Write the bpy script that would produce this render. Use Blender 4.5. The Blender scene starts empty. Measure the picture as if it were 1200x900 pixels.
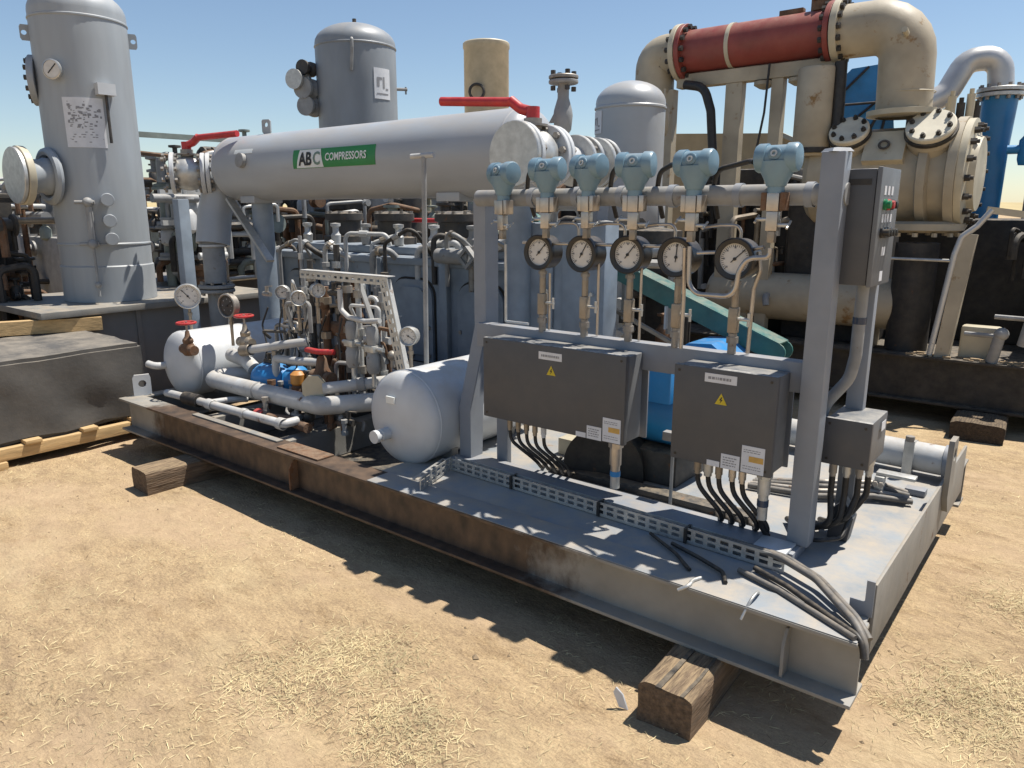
import bpy, bmesh, math, random
from mathutils import Vector, Matrix, noise
random.seed(7)
SC = bpy.context.scene
COL = SC.collection
R = math.radians
PI = math.pi

# ------------------------------------------------------------------ camera
# skid deck is z = 0, the ground lies at z = GROUND; skid runs along x, y points away across it
GROUND = -0.365
cam_data = bpy.data.cameras.new('camera')
cam_data.sensor_width = 36.0
cam_data.lens = 26.1
cam_data.clip_start = 0.05
cam_data.clip_end = 3000.0
camera = bpy.data.objects.new('camera', cam_data)
COL.objects.link(camera)
camera.location = (0.431, -2.221, 1.285)
camera.rotation_euler = (R(90 - 13.26), 0, R(38.5))
SC.camera = camera

# ------------------------------------------------------------------ sky and sun
SUN = Vector((0.22, 0.34, 1.0)).normalized()
elev = math.asin(SUN.z)
azim = math.atan2(SUN.x, SUN.y)
world = bpy.data.worlds.new('World')
SC.world = world
world.use_nodes = True
wn = world.node_tree.nodes
wl = world.node_tree.links
wn.clear()
sky = wn.new('ShaderNodeTexSky')
sky.sky_type = 'NISHITA'
sky.sun_disc = False
sky.sun_elevation = elev
sky.sun_rotation = azim
sky.air_density = 1.0
sky.dust_density = 0.25
sky.ozone_density = 1.5
bg = wn.new('ShaderNodeBackground')
bg.inputs['Strength'].default_value = 0.076
wo = wn.new('ShaderNodeOutputWorld')
wl.new(sky.outputs[0], bg.inputs[0])
wl.new(bg.outputs[0], wo.inputs[0])

sun_data = bpy.data.lights.new('sun', 'SUN')
sun_data.energy = 4.4
sun_data.angle = R(0.53)
sun_data.color = (1.0, 0.955, 0.88)
sun = bpy.data.objects.new('sun', sun_data)
COL.objects.link(sun)
sun.rotation_euler = SUN.to_track_quat('Z', 'Y').to_euler()
sun.location = (0, 3, 12)

SC.render.engine = 'CYCLES'
SC.cycles.max_bounces = 6
SC.cycles.diffuse_bounces = 3
SC.cycles.glossy_bounces = 3
SC.view_settings.view_transform = 'Standard'
SC.view_settings.look = 'None'
SC.view_settings.gamma = 1.0
SC.view_settings.use_curve_mapping = False
SC.view_settings.exposure = 0.70

# ------------------------------------------------------------------ helpers: scene objects
def origin_of(o):
    v = Vector((0, 0, 0))
    while o is not None:
        v = v + o.location
        o = o.parent
    return v

def tag(o, label=None, cat=None, group=None, kind=None):
    if label: o['label'] = label
    if cat: o['category'] = cat
    if group: o['group'] = group
    if kind: o['kind'] = kind
    return o

def thing(name, label, cat, loc=(0, 0, 0), group=None):
    o = bpy.data.objects.new(name, None)
    COL.objects.link(o)
    o.empty_display_size = 0.1
    o.location = loc
    return tag(o, label, cat, group)

def copy_tree(o, parent=None):
    c = o.copy()
    COL.objects.link(c)
    if parent is not None:
        c.parent = parent
    for ch in list(o.children):
        copy_tree(ch, c)
    return c

def place_back(o, s, dx, dy, dz):
    """set a finished thing up as a larger one further back: uniform size s, origin moved"""
    o.scale = (s, s, s)
    o.location = (o.location.x * s + dx, o.location.y * s + dy, o.location.z * s + dz)
    return o

def axis_frame(d):
    d = Vector(d).normalized()
    up = Vector((0, 0, 1)) if abs(d.z) < 0.9 else Vector((1, 0, 0))
    a = d.cross(up).normalized()
    b = a.cross(d).normalized()
    return d, a, b

class MB:
    """collects shapes; build() links them as one mesh object"""
    def __init__(self):
        self.v = []
        self.f = []
    def add(self, vs, fs):
        n = len(self.v)
        self.v += [Vector(p) for p in vs]
        self.f += [tuple(i + n for i in q) for q in fs]
        return self
    def box(self, x0, x1, y0, y1, z0, z1):
        return self.add([(x0, y0, z0), (x1, y0, z0), (x1, y1, z0), (x0, y1, z0),
                         (x0, y0, z1), (x1, y0, z1), (x1, y1, z1), (x0, y1, z1)],
                        [(0, 3, 2, 1), (4, 5, 6, 7), (0, 1, 5, 4), (1, 2, 6, 5), (2, 3, 7, 6), (3, 0, 4, 7)])
    def bbox(self, x0, x1, y0, y1, z0, z1, b=0.004):
        """box with chamfered edges"""
        bm = bmesh.new()
        m = Matrix.Translation(((x0 + x1) / 2, (y0 + y1) / 2, (z0 + z1) / 2)) @ Matrix.Diagonal((x1 - x0, y1 - y0, z1 - z0, 1))
        bmesh.ops.create_cube(bm, size=1, matrix=m)
        bmesh.ops.bevel(bm, geom=bm.edges[:], offset=b, segments=2, affect='EDGES', profile=0.6)
        return self.from_bm(bm)
    def from_bm(self, bm):
        bm.verts.ensure_lookup_table()
        bm.verts.index_update()
        self.add([p.co.copy() for p in bm.verts], [[q.index for q in fc.verts] for fc in bm.faces])
        bm.free()
        return self
    def bar(self, p0, p1, w, h, up=None):
        """rectangular bar between two points"""
        p0 = Vector(p0); p1 = Vector(p1)
        d = (p1 - p0).normalized()
        u = Vector(up) if up else (Vector((0, 0, 1)) if abs(d.z) < 0.9 else Vector((0, 1, 0)))
        a = d.cross(u).normalized() * w / 2
        b = a.cross(d).normalized() * h / 2
        vs = [p0 - a - b, p0 + a - b, p0 + a + b, p0 - a + b, p1 - a - b, p1 + a - b, p1 + a + b, p1 - a + b]
        return self.add(vs, [(0, 1, 2, 3), (7, 6, 5, 4), (0, 4, 5, 1), (1, 5, 6, 2), (2, 6, 7, 3), (3, 7, 4, 0)])
    def lathe(self, prof, o, ax, n=24, closed=False):
        """prof: (radius, distance along axis) list"""
        o = Vector(o)
        d, a, b = axis_frame(ax)
        vs = []; fs = []
        rings = []
        for r, h in prof:
            if r <= 1e-6:
                rings.append([len(vs)]); vs.append(o + d * h)
            else:
                ring = []
                for i in range(n):
                    t = 2 * PI * i / n
                    ring.append(len(vs))
                    vs.append(o + d * h + a * (r * math.cos(t)) + b * (r * math.sin(t)))
                rings.append(ring)
        seq = list(zip(rings[:-1], rings[1:]))
        if closed:
            seq.append((rings[-1], rings[0]))
        for r0, r1 in seq:
            if len(r0) == 1 and len(r1) == 1: continue
            for i in range(n):
                j = (i + 1) % n
                if len(r0) == 1: fs.append((r0[0], r1[j], r1[i]))
                elif len(r1) == 1: fs.append((r0[i], r0[j], r1[0]))
                else: fs.append((r0[i], r0[j], r1[j], r1[i]))
        return self.add(vs, fs)
    def cyl(self, p0, p1, r, r1=None, n=20):
        p0 = Vector(p0); p1 = Vector(p1)
        L = (p1 - p0).length
        r1 = r if r1 is None else r1
        return self.lathe([(0, 0), (r, 0), (r1, L), (0, L)], p0, p1 - p0, n)
    def pipe(self, p0, p1, ro, ri, n=24):
        p0 = Vector(p0); p1 = Vector(p1); L = (p1 - p0).length
        return self.lathe([(ri, 0), (ro, 0), (ro, L), (ri, L)], p0, p1 - p0, n, closed=True)
    def torus(self, c, ax, R0, r0, n=28, m=8):
        return self.lathe([(R0 + r0 * math.cos(2 * PI * k / m), r0 * math.sin(2 * PI * k / m)) for k in range(m)], c, ax, n, closed=True)
    def sphere(self, c, r, n=16, m=10, sz=1.0):
        return self.lathe([(max(0, r * math.sin(PI * k / m)), -r * sz * math.cos(PI * k / m)) for k in range(m + 1)], c, (0, 0, 1), n)
    def tube(self, pts, r, n=10, bend=None, cap=True):
        """round bar along a polyline with rounded corners"""
        P = [Vector(p) for p in pts]
        bend = bend if bend is not None else r * 2.5
        path = [P[0]]
        for i in range(1, len(P) - 1):
            a, b, c = P[i - 1], P[i], P[i + 1]
            u = (a - b); w = (c - b)
            lu, lw = u.length, w.length
            if lu < 1e-6 or lw < 1e-6: continue
            u /= lu; w /= lw
            ang = math.acos(max(-1, min(1, u.dot(w))))
            if ang > PI - 0.03:
                path.append(b); continue
            t = min(bend / math.tan(ang / 2), lu * 0.49, lw * 0.49)
            k = max(3, int((PI - ang) / 0.22))
            p0 = b + u * t; p2 = b + w * t
            for s in range(k + 1):
                q = s / k
                # circular-like rational quadratic
                wt = math.sin(ang / 2)
                den = (1 - q) ** 2 + 2 * q * (1 - q) * wt + q * q
                path.append((p0 * (1 - q) ** 2 + b * (2 * q * (1 - q) * wt) + p2 * q * q) / den)
        path.append(P[-1])
        vs = []; fs = []
        T = [(path[min(i + 1, len(path) - 1)] - path[max(i - 1, 0)]).normalized() for i in range(len(path))]
        d, a, b = axis_frame(T[0])
        prev = T[0]
        for i, p in enumerate(path):
            q = prev.rotation_difference(T[i])
            a = q @ a
            a = (a - T[i] * a.dot(T[i])).normalized()
            b = T[i].cross(a)
            prev = T[i]
            rr = r[min(i, len(r) - 1)] if isinstance(r, (list, tuple)) else r
            for k in range(n):
                t = 2 * PI * k / n
                vs.append(p + a * (rr * math.cos(t)) + b * (rr * math.sin(t)))
        for i in range(len(path) - 1):
            for k in range(n):
                j = (k + 1) % n
                fs.append((i * n + k, i * n + j, (i + 1) * n + j, (i + 1) * n + k))
        if cap:
            fs.append(tuple(reversed(range(n))))
            fs.append(tuple(range((len(path) - 1) * n, len(path) * n)))
        return self.add(vs, fs)
    def prism(self, poly, origin, ux, uy, depth):
        """polygon (u, v) in the plane origin + u*ux + v*uy, extruded by the vector depth"""
        o = Vector(origin); ux = Vector(ux); uy = Vector(uy); dp = Vector(depth)
        n = len(poly)
        vs = [o + ux * u + uy * w for u, w in poly] + [o + ux * u + uy * w + dp for u, w in poly]
        fs = [tuple(range(n)), tuple(reversed(range(n, 2 * n)))]
        for i in range(n):
            j = (i + 1) % n
            fs.append((i, i + n, j + n, j))
        return self.add(vs, fs)
    def holed(self, w, h, holes, origin, ux, uy, depth, nseg=20):
        """rectangular plate with one round hole: holes = (u, v, r)"""
        o = Vector(origin); ux = Vector(ux); uy = Vector(uy); dp = Vector(depth)
        u0, v0, r = holes
        outer = []; inner = []
        for i in range(nseg):
            t = 2 * PI * i / nseg
            c, s = math.cos(t), math.sin(t)
            k = 1e9
            if c > 1e-9: k = min(k, (w - u0) / c)
            if c < -1e-9: k = min(k, u0 / -c)
            if s > 1e-9: k = min(k, (h - v0) / s)
            if s < -1e-9: k = min(k, v0 / -s)
            outer.append((u0 + c * k, v0 + s * k)); inner.append((u0 + c * r, v0 + s * r))
        vs = []
        for dd in (Vector((0, 0, 0)), dp):
            for ring in (outer, inner):
                vs += [o + ux * u + uy * q + dd for u, q in ring]
        N = nseg; fs = []
        for i in range(N):
            j = (i + 1) % N
            fs += [(i, j, N + j, N + i), (2 * N + i, 3 * N + i, 3 * N + j, 2 * N + j),
                   (i, 2 * N + i, 2 * N + j, j), (N + i, N + j, 3 * N + j, 3 * N + i)]
        return self.add(vs, fs)
    def bolts(self, c, ax, rc, n, r, h, both=0.0, phase=0.0):
        """hexagon bolt heads on a circle; both > 0 adds nuts on the other side of a joint that thick"""
        c = Vector(c); d, a, b = axis_frame(ax)
        for i in range(n):
            t = 2 * PI * i / n + phase
            p = c + a * (rc * math.cos(t)) + b * (rc * math.sin(t))
            self.cyl(p, p + d * h, r, n=6)
            if both > 0:
                self.cyl(p - d * both, p - d * (both + h), r, n=6)
        return self
    def xform(self, m, start=0):
        for i in range(start, len(self.v)):
            self.v[i] = m @ self.v[i]
        return self
    def build(self, name, mat, parent=None, sharp=38, smooth=True, local=False, kind=None):
        me = bpy.data.meshes.new(name)
        if parent is None:
            if self.v and not local:
                xs = [p.x for p in self.v]; ys = [p.y for p in self.v]; zs = [p.z for p in self.v]
                off = Vector(((min(xs) + max(xs)) / 2, (min(ys) + max(ys)) / 2, min(zs)))
            else: off = Vector((0, 0, 0))
        else:
            off = Vector((0, 0, 0)) if local else origin_of(parent)
        me.from_pydata([p - off for p in self.v], [], self.f)
        me.validate()
        bm = bmesh.new(); bm.from_mesh(me)
        bmesh.ops.recalc_face_normals(bm, faces=bm.faces[:])
        bm.to_mesh(me); bm.free()
        if smooth:
            me.shade_smooth()
            me.set_sharp_from_angle(angle=R(sharp))
        me.materials.append(MAT[mat] if isinstance(mat, str) else mat)
        o = bpy.data.objects.new(name, me)
        COL.objects.link(o)
        if parent is None: o.location = off
        else: o.parent = parent
        if kind: o['kind'] = kind
        return o

def text_mesh(body, size, sx=1.0, bold=0.0):
    """flat letters as (verts, faces), origin at left of the baseline"""
    cu = bpy.data.curves.new('lettering', 'FONT')
    cu.body = body; cu.size = size; cu.resolution_u = 3
    cu.offset = bold
    ob = bpy.data.objects.new('lettering', cu)
    COL.objects.link(ob)
    dg = bpy.context.evaluated_depsgraph_get()
    me = bpy.data.meshes.new_from_object(ob.evaluated_get(dg))
    vs = [Vector((p.co.x * sx, p.co.y, 0)) for p in me.vertices]
    fs = [tuple(q.vertices) for q in me.polygons]
    bpy.data.objects.remove(ob); bpy.data.curves.remove(cu); bpy.data.meshes.remove(me)
    return vs, fs

# ------------------------------------------------------------------ materials
MAT = {}
def mat(name, col, rough=0.5, metal=0.0, var=0.15, scale=5.0, dust=0.0, rust=0.0, bump=0.0, bscale=60.0,
        dustcol=(0.42, 0.33, 0.22), rustcol=(0.12, 0.055, 0.025), stretch=(1, 1, 1), film=0.18, spec=0.5, coat=0.0, rustscale=None, rustband=0.08):
    m = bpy.data.materials.new(name); m.use_nodes = True
    nt = m.node_tree; N = nt.nodes; L = nt.links
    bs = N['Principled BSDF']
    bs.inputs['Metallic'].default_value = metal
    bs.inputs['Specular IOR Level'].default_value = spec
    if coat: bs.inputs['Coat Weight'].default_value = coat
    tc = N.new('ShaderNodeTexCoord'); oi = N.new('ShaderNodeObjectInfo')
    mp = N.new('ShaderNodeMapping'); mp.inputs['Scale'].default_value = stretch
    ad = N.new('ShaderNodeVectorMath'); ad.operation = 'ADD'
    ml = N.new('ShaderNodeMath'); ml.operation = 'MULTIPLY'; ml.inputs[1].default_value = 37.0
    L.new(oi.outputs['Random'], ml.inputs[0])
    L.new(tc.outputs['Object'], ad.inputs[0]); L.new(ml.outputs[0], ad.inputs[1])
    L.new(ad.outputs[0], mp.inputs['Vector'])
    def noise_(sc, det=3, ro=0.6):
        n = N.new('ShaderNodeTexNoise'); n.inputs['Scale'].default_value = sc
        n.inputs['Detail'].default_value = det; n.inputs['Roughness'].default_value = ro
        L.new(mp.outputs[0], n.inputs['Vector']); return n
    def ramp(fac, a, b, ca=(0, 0, 0, 1), cb=(1, 1, 1, 1)):
        r = N.new('ShaderNodeValToRGB'); r.color_ramp.elements[0].position = a; r.color_ramp.elements[1].position = b
        r.color_ramp.elements[0].color = ca; r.color_ramp.elements[1].color = cb
        L.new(fac, r.inputs[0]); return r
    def mix(fac, a, b):
        x = N.new('ShaderNodeMix'); x.data_type = 'RGBA'
        if isinstance(fac, float): x.inputs[0].default_value = fac
        else: L.new(fac, x.inputs[0])
        for s, val in ((6, a), (7, b)):
            if isinstance(val, tuple): x.inputs[s].default_value = (*val[:3], 1)
            else: L.new(val, x.inputs[s])
        return x.outputs[2]
    def mul(a, b):
        x = N.new('ShaderNodeMath'); x.operation = 'MULTIPLY'; x.use_clamp = True
        for i, val in enumerate((a, b)):
            if isinstance(val, (int, float)): x.inputs[i].default_value = val
            else: L.new(val, x.inputs[i])
        return x.outputs[0]
    n1 = noise_(scale)
    lo = tuple(c * (1 - var) for c in col); hi = tuple(min(1, c * (1 + var)) for c in col)
    rp = ramp(n1.outputs['Fac'], 0.3, 0.7, (*lo, 1), (*hi, 1))
    c = rp.outputs[0]
    rr = rough
    rnode = None
    if rust > 0:
        n2 = noise_(rustscale or scale * 1.7, 6, 0.68)
        t = 0.72 - 0.42 * rust
        r2 = ramp(n2.outputs['Fac'], t, t + rustband)
        n2b = noise_(scale * 6, 2)
        rc = mix(n2b.outputs['Fac'], tuple(x * 0.55 for x in rustcol), tuple(min(1, x * 1.7) for x in rustcol))
        c = mix(r2.outputs[0], c, rc)
        rnode = r2
    if dust > 0:
        ge = N.new('ShaderNodeNewGeometry'); sp = N.new('ShaderNodeSeparateXYZ')
        L.new(ge.outputs['Normal'], sp.inputs[0])
        up = ramp(sp.outputs['Z'], 0.25, 0.95)
        n3 = noise_(scale * 2.3, 5, 0.7)
        d3 = ramp(n3.outputs['Fac'], 0.35, 0.68)
        f1 = mul(up.outputs[0], d3.outputs[0])
        f1 = mul(f1, dust)
        c = mix(f1, c, dustcol)
        # thin film of dust everywhere
        f2 = mul(d3.outputs[0], dust * film)
        c = mix(f2, c, dustcol)
    L.new(c, bs.inputs['Base Color'])
    # roughness variation
    n4 = noise_(scale * 3.1, 2)
    mr = N.new('ShaderNodeMapRange')
    mr.inputs['To Min'].default_value = max(0.03, rr - 0.10); mr.inputs['To Max'].default_value = min(1, rr + 0.14)
    L.new(n4.outputs['Fac'], mr.inputs['Value'])
    ro = mr.outputs[0]
    if rnode is not None:
        x = N.new('ShaderNodeMix'); x.data_type = 'FLOAT'
        L.new(rnode.outputs[0], x.inputs[0]); L.new(ro, x.inputs[2]); x.inputs[3].default_value = 0.9
        ro = x.outputs[0]
        if metal > 0:
            y = N.new('ShaderNodeMix'); y.data_type = 'FLOAT'
            L.new(rnode.outputs[0], y.inputs[0]); y.inputs[2].default_value = metal; y.inputs[3].default_value = 0.0
            L.new(y.outputs[0], bs.inputs['Metallic'])
    L.new(ro, bs.inputs['Roughness'])
    if bump > 0:
        nb = noise_(bscale, 3, 0.65)
        b = N.new('ShaderNodeBump'); b.inputs['Strength'].default_value = bump; b.inputs['Distance'].default_value = 0.01
        L.new(nb.outputs['Fac'], b.inputs['Height']); L.new(b.outputs[0], bs.inputs['Normal'])
    MAT[name] = m
    return m

mat('deck_paint', (0.225, 0.248, 0.268), 0.55, var=0.14, scale=3, dust=0.55, rust=0.16, bump=0.06, bscale=25, dustcol=(0.46, 0.36, 0.24))
mat('skid_paint', (0.21, 0.205, 0.19), 0.6, var=0.2, scale=4, dust=0.5, rust=0.22, bump=0.10, bscale=35)
mat('rack_paint', (0.225, 0.245, 0.275), 0.5, var=0.10, scale=5, dust=0.35, rust=0.03, bump=0.03)
mat('vessel_paint', (0.35, 0.37, 0.39), 0.36, var=0.09, scale=2.6, dust=0.4, rust=0.05, bump=0.03, bscale=12, stretch=(0.5, 1.4, 1.4))
mat('tank_white', (0.51, 0.53, 0.545), 0.42, var=0.09, scale=4, dust=0.4, rust=0.09, bump=0.03)
mat('pipe_white', (0.44, 0.445, 0.44), 0.5, var=0.16, scale=7, dust=0.45, rust=0.2, bump=0.08)
mat('pipe_grey', (0.25, 0.255, 0.255), 0.55, var=0.2, scale=8, dust=0.4, rust=0.15, bump=0.08)
mat('pipe_dark', (0.035, 0.034, 0.033), 0.6, var=0.4, scale=8, dust=0.4, rust=0.28, bump=0.1)
mat('galvanised', (0.50, 0.50, 0.48), 0.45, metal=0.65, var=0.15, scale=22, dust=0.35)
mat('stainless', (0.46, 0.42, 0.375), 0.36, metal=0.8, var=0.12, scale=20, dust=0.15)
mat('old_steel', (0.28, 0.26, 0.235), 0.5, metal=0.5, var=0.25, scale=14, dust=0.35, rust=0.25, bump=0.1)
mat('brass_fitting', (0.30, 0.255, 0.20), 0.45, metal=0.5, var=0.2, scale=15, dust=0.2)
mat('rusty_iron', (0.13, 0.075, 0.045), 0.85, var=0.35, scale=12, dust=0.25, rust=0.5, bump=0.3)
mat('transmitter_blue', (0.15, 0.25, 0.32), 0.36, var=0.08, scale=10, dust=0.3, bump=0.03)
mat('enclosure_grey', (0.066, 0.068, 0.074), 0.45, film=0.02, var=0.04, scale=5, dust=1.0, dustcol=(0.55, 0.52, 0.47), bump=0.02)
mat('enclosure_side', (0.13, 0.136, 0.145), 0.45, film=0.05, var=0.06, scale=5, dust=0.6, dustcol=(0.42, 0.38, 0.31))
mat('black_rubber', (0.012, 0.012, 0.013), 0.5, var=0.3, scale=12, dust=0.25)
mat('grey_cable', (0.11, 0.105, 0.10), 0.6, var=0.25, scale=14, dust=0.35)
mat('dial_black', (0.012, 0.012, 0.013), 0.35, var=0.2, dust=0.2)
mat('dial_white', (0.60, 0.575, 0.53), 0.5, var=0.10, scale=18)
mat('ink', (0.02, 0.02, 0.02), 0.6, var=0.1)
mat('soft_ink', (0.25, 0.25, 0.26), 0.7, var=0.1)
mat('paper_white', (0.62, 0.63, 0.65), 0.6, var=0.06, scale=20)
mat('sticker_orange', (0.55, 0.33, 0.08), 0.6, var=0.15, scale=30)
mat('sticker_yellow', (0.55, 0.42, 0.02), 0.55, var=0.1)
mat('red_paint', (0.42, 0.02, 0.025), 0.4, var=0.18, scale=14, dust=0.25)
mat('red_pipe', (0.225, 0.042, 0.032), 0.5, var=0.14, scale=4, dust=0.3, rust=0.08, bump=0.04)
mat('blue_motor', (0.015, 0.21, 0.50), 0.35, var=0.12, scale=6, dust=0.25)
mat('blue_tarp', (0.015, 0.19, 0.42), 0.45, var=0.2, scale=5, dust=0.2, bump=0.25, bscale=14)
mat('blue_pipe', (0.012, 0.16, 0.36), 0.4, var=0.12, scale=5, dust=0.2)
mat('teal_paint', (0.03, 0.125, 0.115), 0.45, var=0.25, scale=6, dust=0.35, rust=0.1)
mat('frame_blue', (0.215, 0.26, 0.31), 0.5, var=0.2, scale=5, dust=0.25, rust=0.08, bump=0.08)
mat('tower_paint', (0.30, 0.325, 0.345), 0.5, var=0.13, scale=2.6, dust=0.3, rust=0.09, bump=0.04, bscale=10, stretch=(1.6, 1.6, 0.3))
mat('tower_two', (0.23, 0.25, 0.27), 0.45, var=0.13, scale=3, dust=0.25, rust=0.06, stretch=(1, 1, 0.4))
mat('beige_paint', (0.37, 0.32, 0.235), 0.55, var=0.2, scale=3, dust=0.3, rust=0.26, bump=0.08, rustcol=(0.2, 0.12, 0.05))
mat('cream_paint', (0.47, 0.42, 0.31), 0.5, var=0.14, scale=5, dust=0.25, rust=0.12, rustcol=(0.2, 0.13, 0.06))
mat('cover_cream', (0.62, 0.565, 0.44), 0.5, var=0.14, scale=6, dust=0.2, rust=0.1, rustcol=(0.2, 0.13, 0.06))
mat('silver_pipe', (0.50, 0.50, 0.49), 0.38, metal=0.35, var=0.12, scale=4, dust=0.25, rust=0.1)
mat('grey_cabinet', (0.17, 0.165, 0.16), 0.6, var=0.12, scale=2, dust=0.4, bump=0.05)
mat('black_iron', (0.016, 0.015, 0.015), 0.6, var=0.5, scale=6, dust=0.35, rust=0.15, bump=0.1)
mat('tan_cloth', (0.46, 0.34, 0.19), 0.9, var=0.18, scale=2.5, bump=0.2, bscale=8)
mat('green_grey', (0.20, 0.23, 0.205), 0.55, var=0.25, scale=6, dust=0.3, rust=0.2)
mat('orange_paint', (0.50, 0.20, 0.03), 0.5, var=0.2, scale=12, dust=0.3, rust=0.15)
mat('decal_green', (0.02, 0.20, 0.045), 0.4, var=0.06)
mat('decal_white', (0.68, 0.70, 0.68), 0.4, var=0.04)
mat('decal_grey', (0.13, 0.20, 0.16), 0.4, var=0.04)
mat('green_button', (0.01, 0.16, 0.06), 0.3, var=0.05)
mat('glass_blue', (0.03, 0.05, 0.09), 0.2, var=0.1)
mat('tarpaulin', (0.075, 0.071, 0.066), 0.7, var=0.2, scale=2, dust=0.8, bump=0.22, bscale=20, dustcol=(0.26, 0.225, 0.18))
mat('olive_paint', (0.11, 0.125, 0.10), 0.6, var=0.25, scale=3, dust=0.35, rust=0.2)
mat('field_gold', (0.42, 0.33, 0.16), 0.95, var=0.15, scale=0.05)
mat('timber_old', (0.105, 0.070, 0.045), 0.9, var=0.55, scale=5, dust=0.6, bump=0.9, bscale=9, stretch=(9, 1, 9), dustcol=(0.44, 0.32, 0.18))
mat('timber_dark', (0.038, 0.026, 0.018), 0.9, var=0.5, scale=5, dust=0.5, bump=0.9, bscale=9, stretch=(9, 1, 9), dustcol=(0.33, 0.24, 0.14))
mat('lumber_pale', (0.48, 0.32, 0.15), 0.8, var=0.22, scale=5, dust=0.2, bump=0.25, bscale=9, stretch=(9, 1, 9))

# ------------------------------------------------------------------ rusty side beam paint: painted grey at the right, rust to the left
def beam_material():
    m = mat('beam_rust', (0.26, 0.25, 0.225), 0.62, var=0.18, scale=4, dust=0.35, bump=0.14, bscale=30)
    nt = m.node_tree; N = nt.nodes; L = nt.links
    bs = N['Principled BSDF']
    old = bs.inputs['Base Color'].links[0].from_socket
    tc = N.new('ShaderNodeTexCoord'); sp = N.new('ShaderNodeSeparateXYZ')
    L.new(tc.outputs['Object'], sp.inputs[0])
    mp = N.new('ShaderNodeMapping'); mp.inputs['Scale'].default_value = (1.6, 1.6, 1.1)
    L.new(tc.outputs['Object'], mp.inputs[0])
    n = N.new('ShaderNodeTexNoise'); n.inputs['Scale'].default_value = 1.6; n.inputs['Detail'].default_value = 9; n.inputs['Roughness'].default_value = 0.7
    L.new(mp.outputs[0], n.inputs['Vector'])
    # x runs from about -2.4 (left end) to 2.4 (right end) in object space
    a = N.new('ShaderNodeMapRange'); a.inputs['From Min'].default_value = 1.95; a.inputs['From Max'].default_value = 0.75
    a.inputs['To Min'].default_value = -0.30; a.inputs['To Max'].default_value = 0.30
    L.new(sp.outputs['X'], a.inputs['Value'])
    a2 = N.new('ShaderNodeMapRange'); a2.inputs['From Min'].default_value = -2.25; a2.inputs['From Max'].default_value = -1.85
    a2.inputs['To Min'].default_value = -0.55; a2.inputs['To Max'].default_value = 0.0
    L.new(sp.outputs['X'], a2.inputs['Value'])
    s0 = N.new('ShaderNodeMath'); s0.operation = 'ADD'
    L.new(a.outputs[0], s0.inputs[0]); L.new(a2.outputs[0], s0.inputs[1])
    s = N.new('ShaderNodeMath'); s.operation = 'ADD'
    L.new(n.outputs['Fac'], s.inputs[0]); L.new(s0.outputs[0], s.inputs[1])
    r = N.new('ShaderNodeValToRGB'); r.color_ramp.elements[0].position = 0.45; r.color_ramp.elements[1].position = 0.62
    L.new(s.outputs[0], r.inputs[0])
    n2 = N.new('ShaderNodeTexNoise'); n2.inputs['Scale'].default_value = 9; n2.inputs['Detail'].default_value = 8
    L.new(mp.outputs[0], n2.inputs['Vector'])
    rc = N.new('ShaderNodeValToRGB')
    rc.color_ramp.elements[0].position = 0.3; rc.color_ramp.elements[0].color = (0.042, 0.029, 0.021, 1)
    rc.color_ramp.elements[1].position = 0.75; rc.color_ramp.elements[1].color = (0.130, 0.082, 0.050, 1)
    L.new(n2.outputs['Fac'], rc.inputs[0])
    x = N.new('ShaderNodeMix'); x.data_type = 'RGBA'
    L.new(r.outputs[0], x.inputs[0]); L.new(old, x.inputs[6]); L.new(rc.outputs[0], x.inputs[7])
    L.new(x.outputs[2], bs.inputs['Base Color'])
beam_material()

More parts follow.
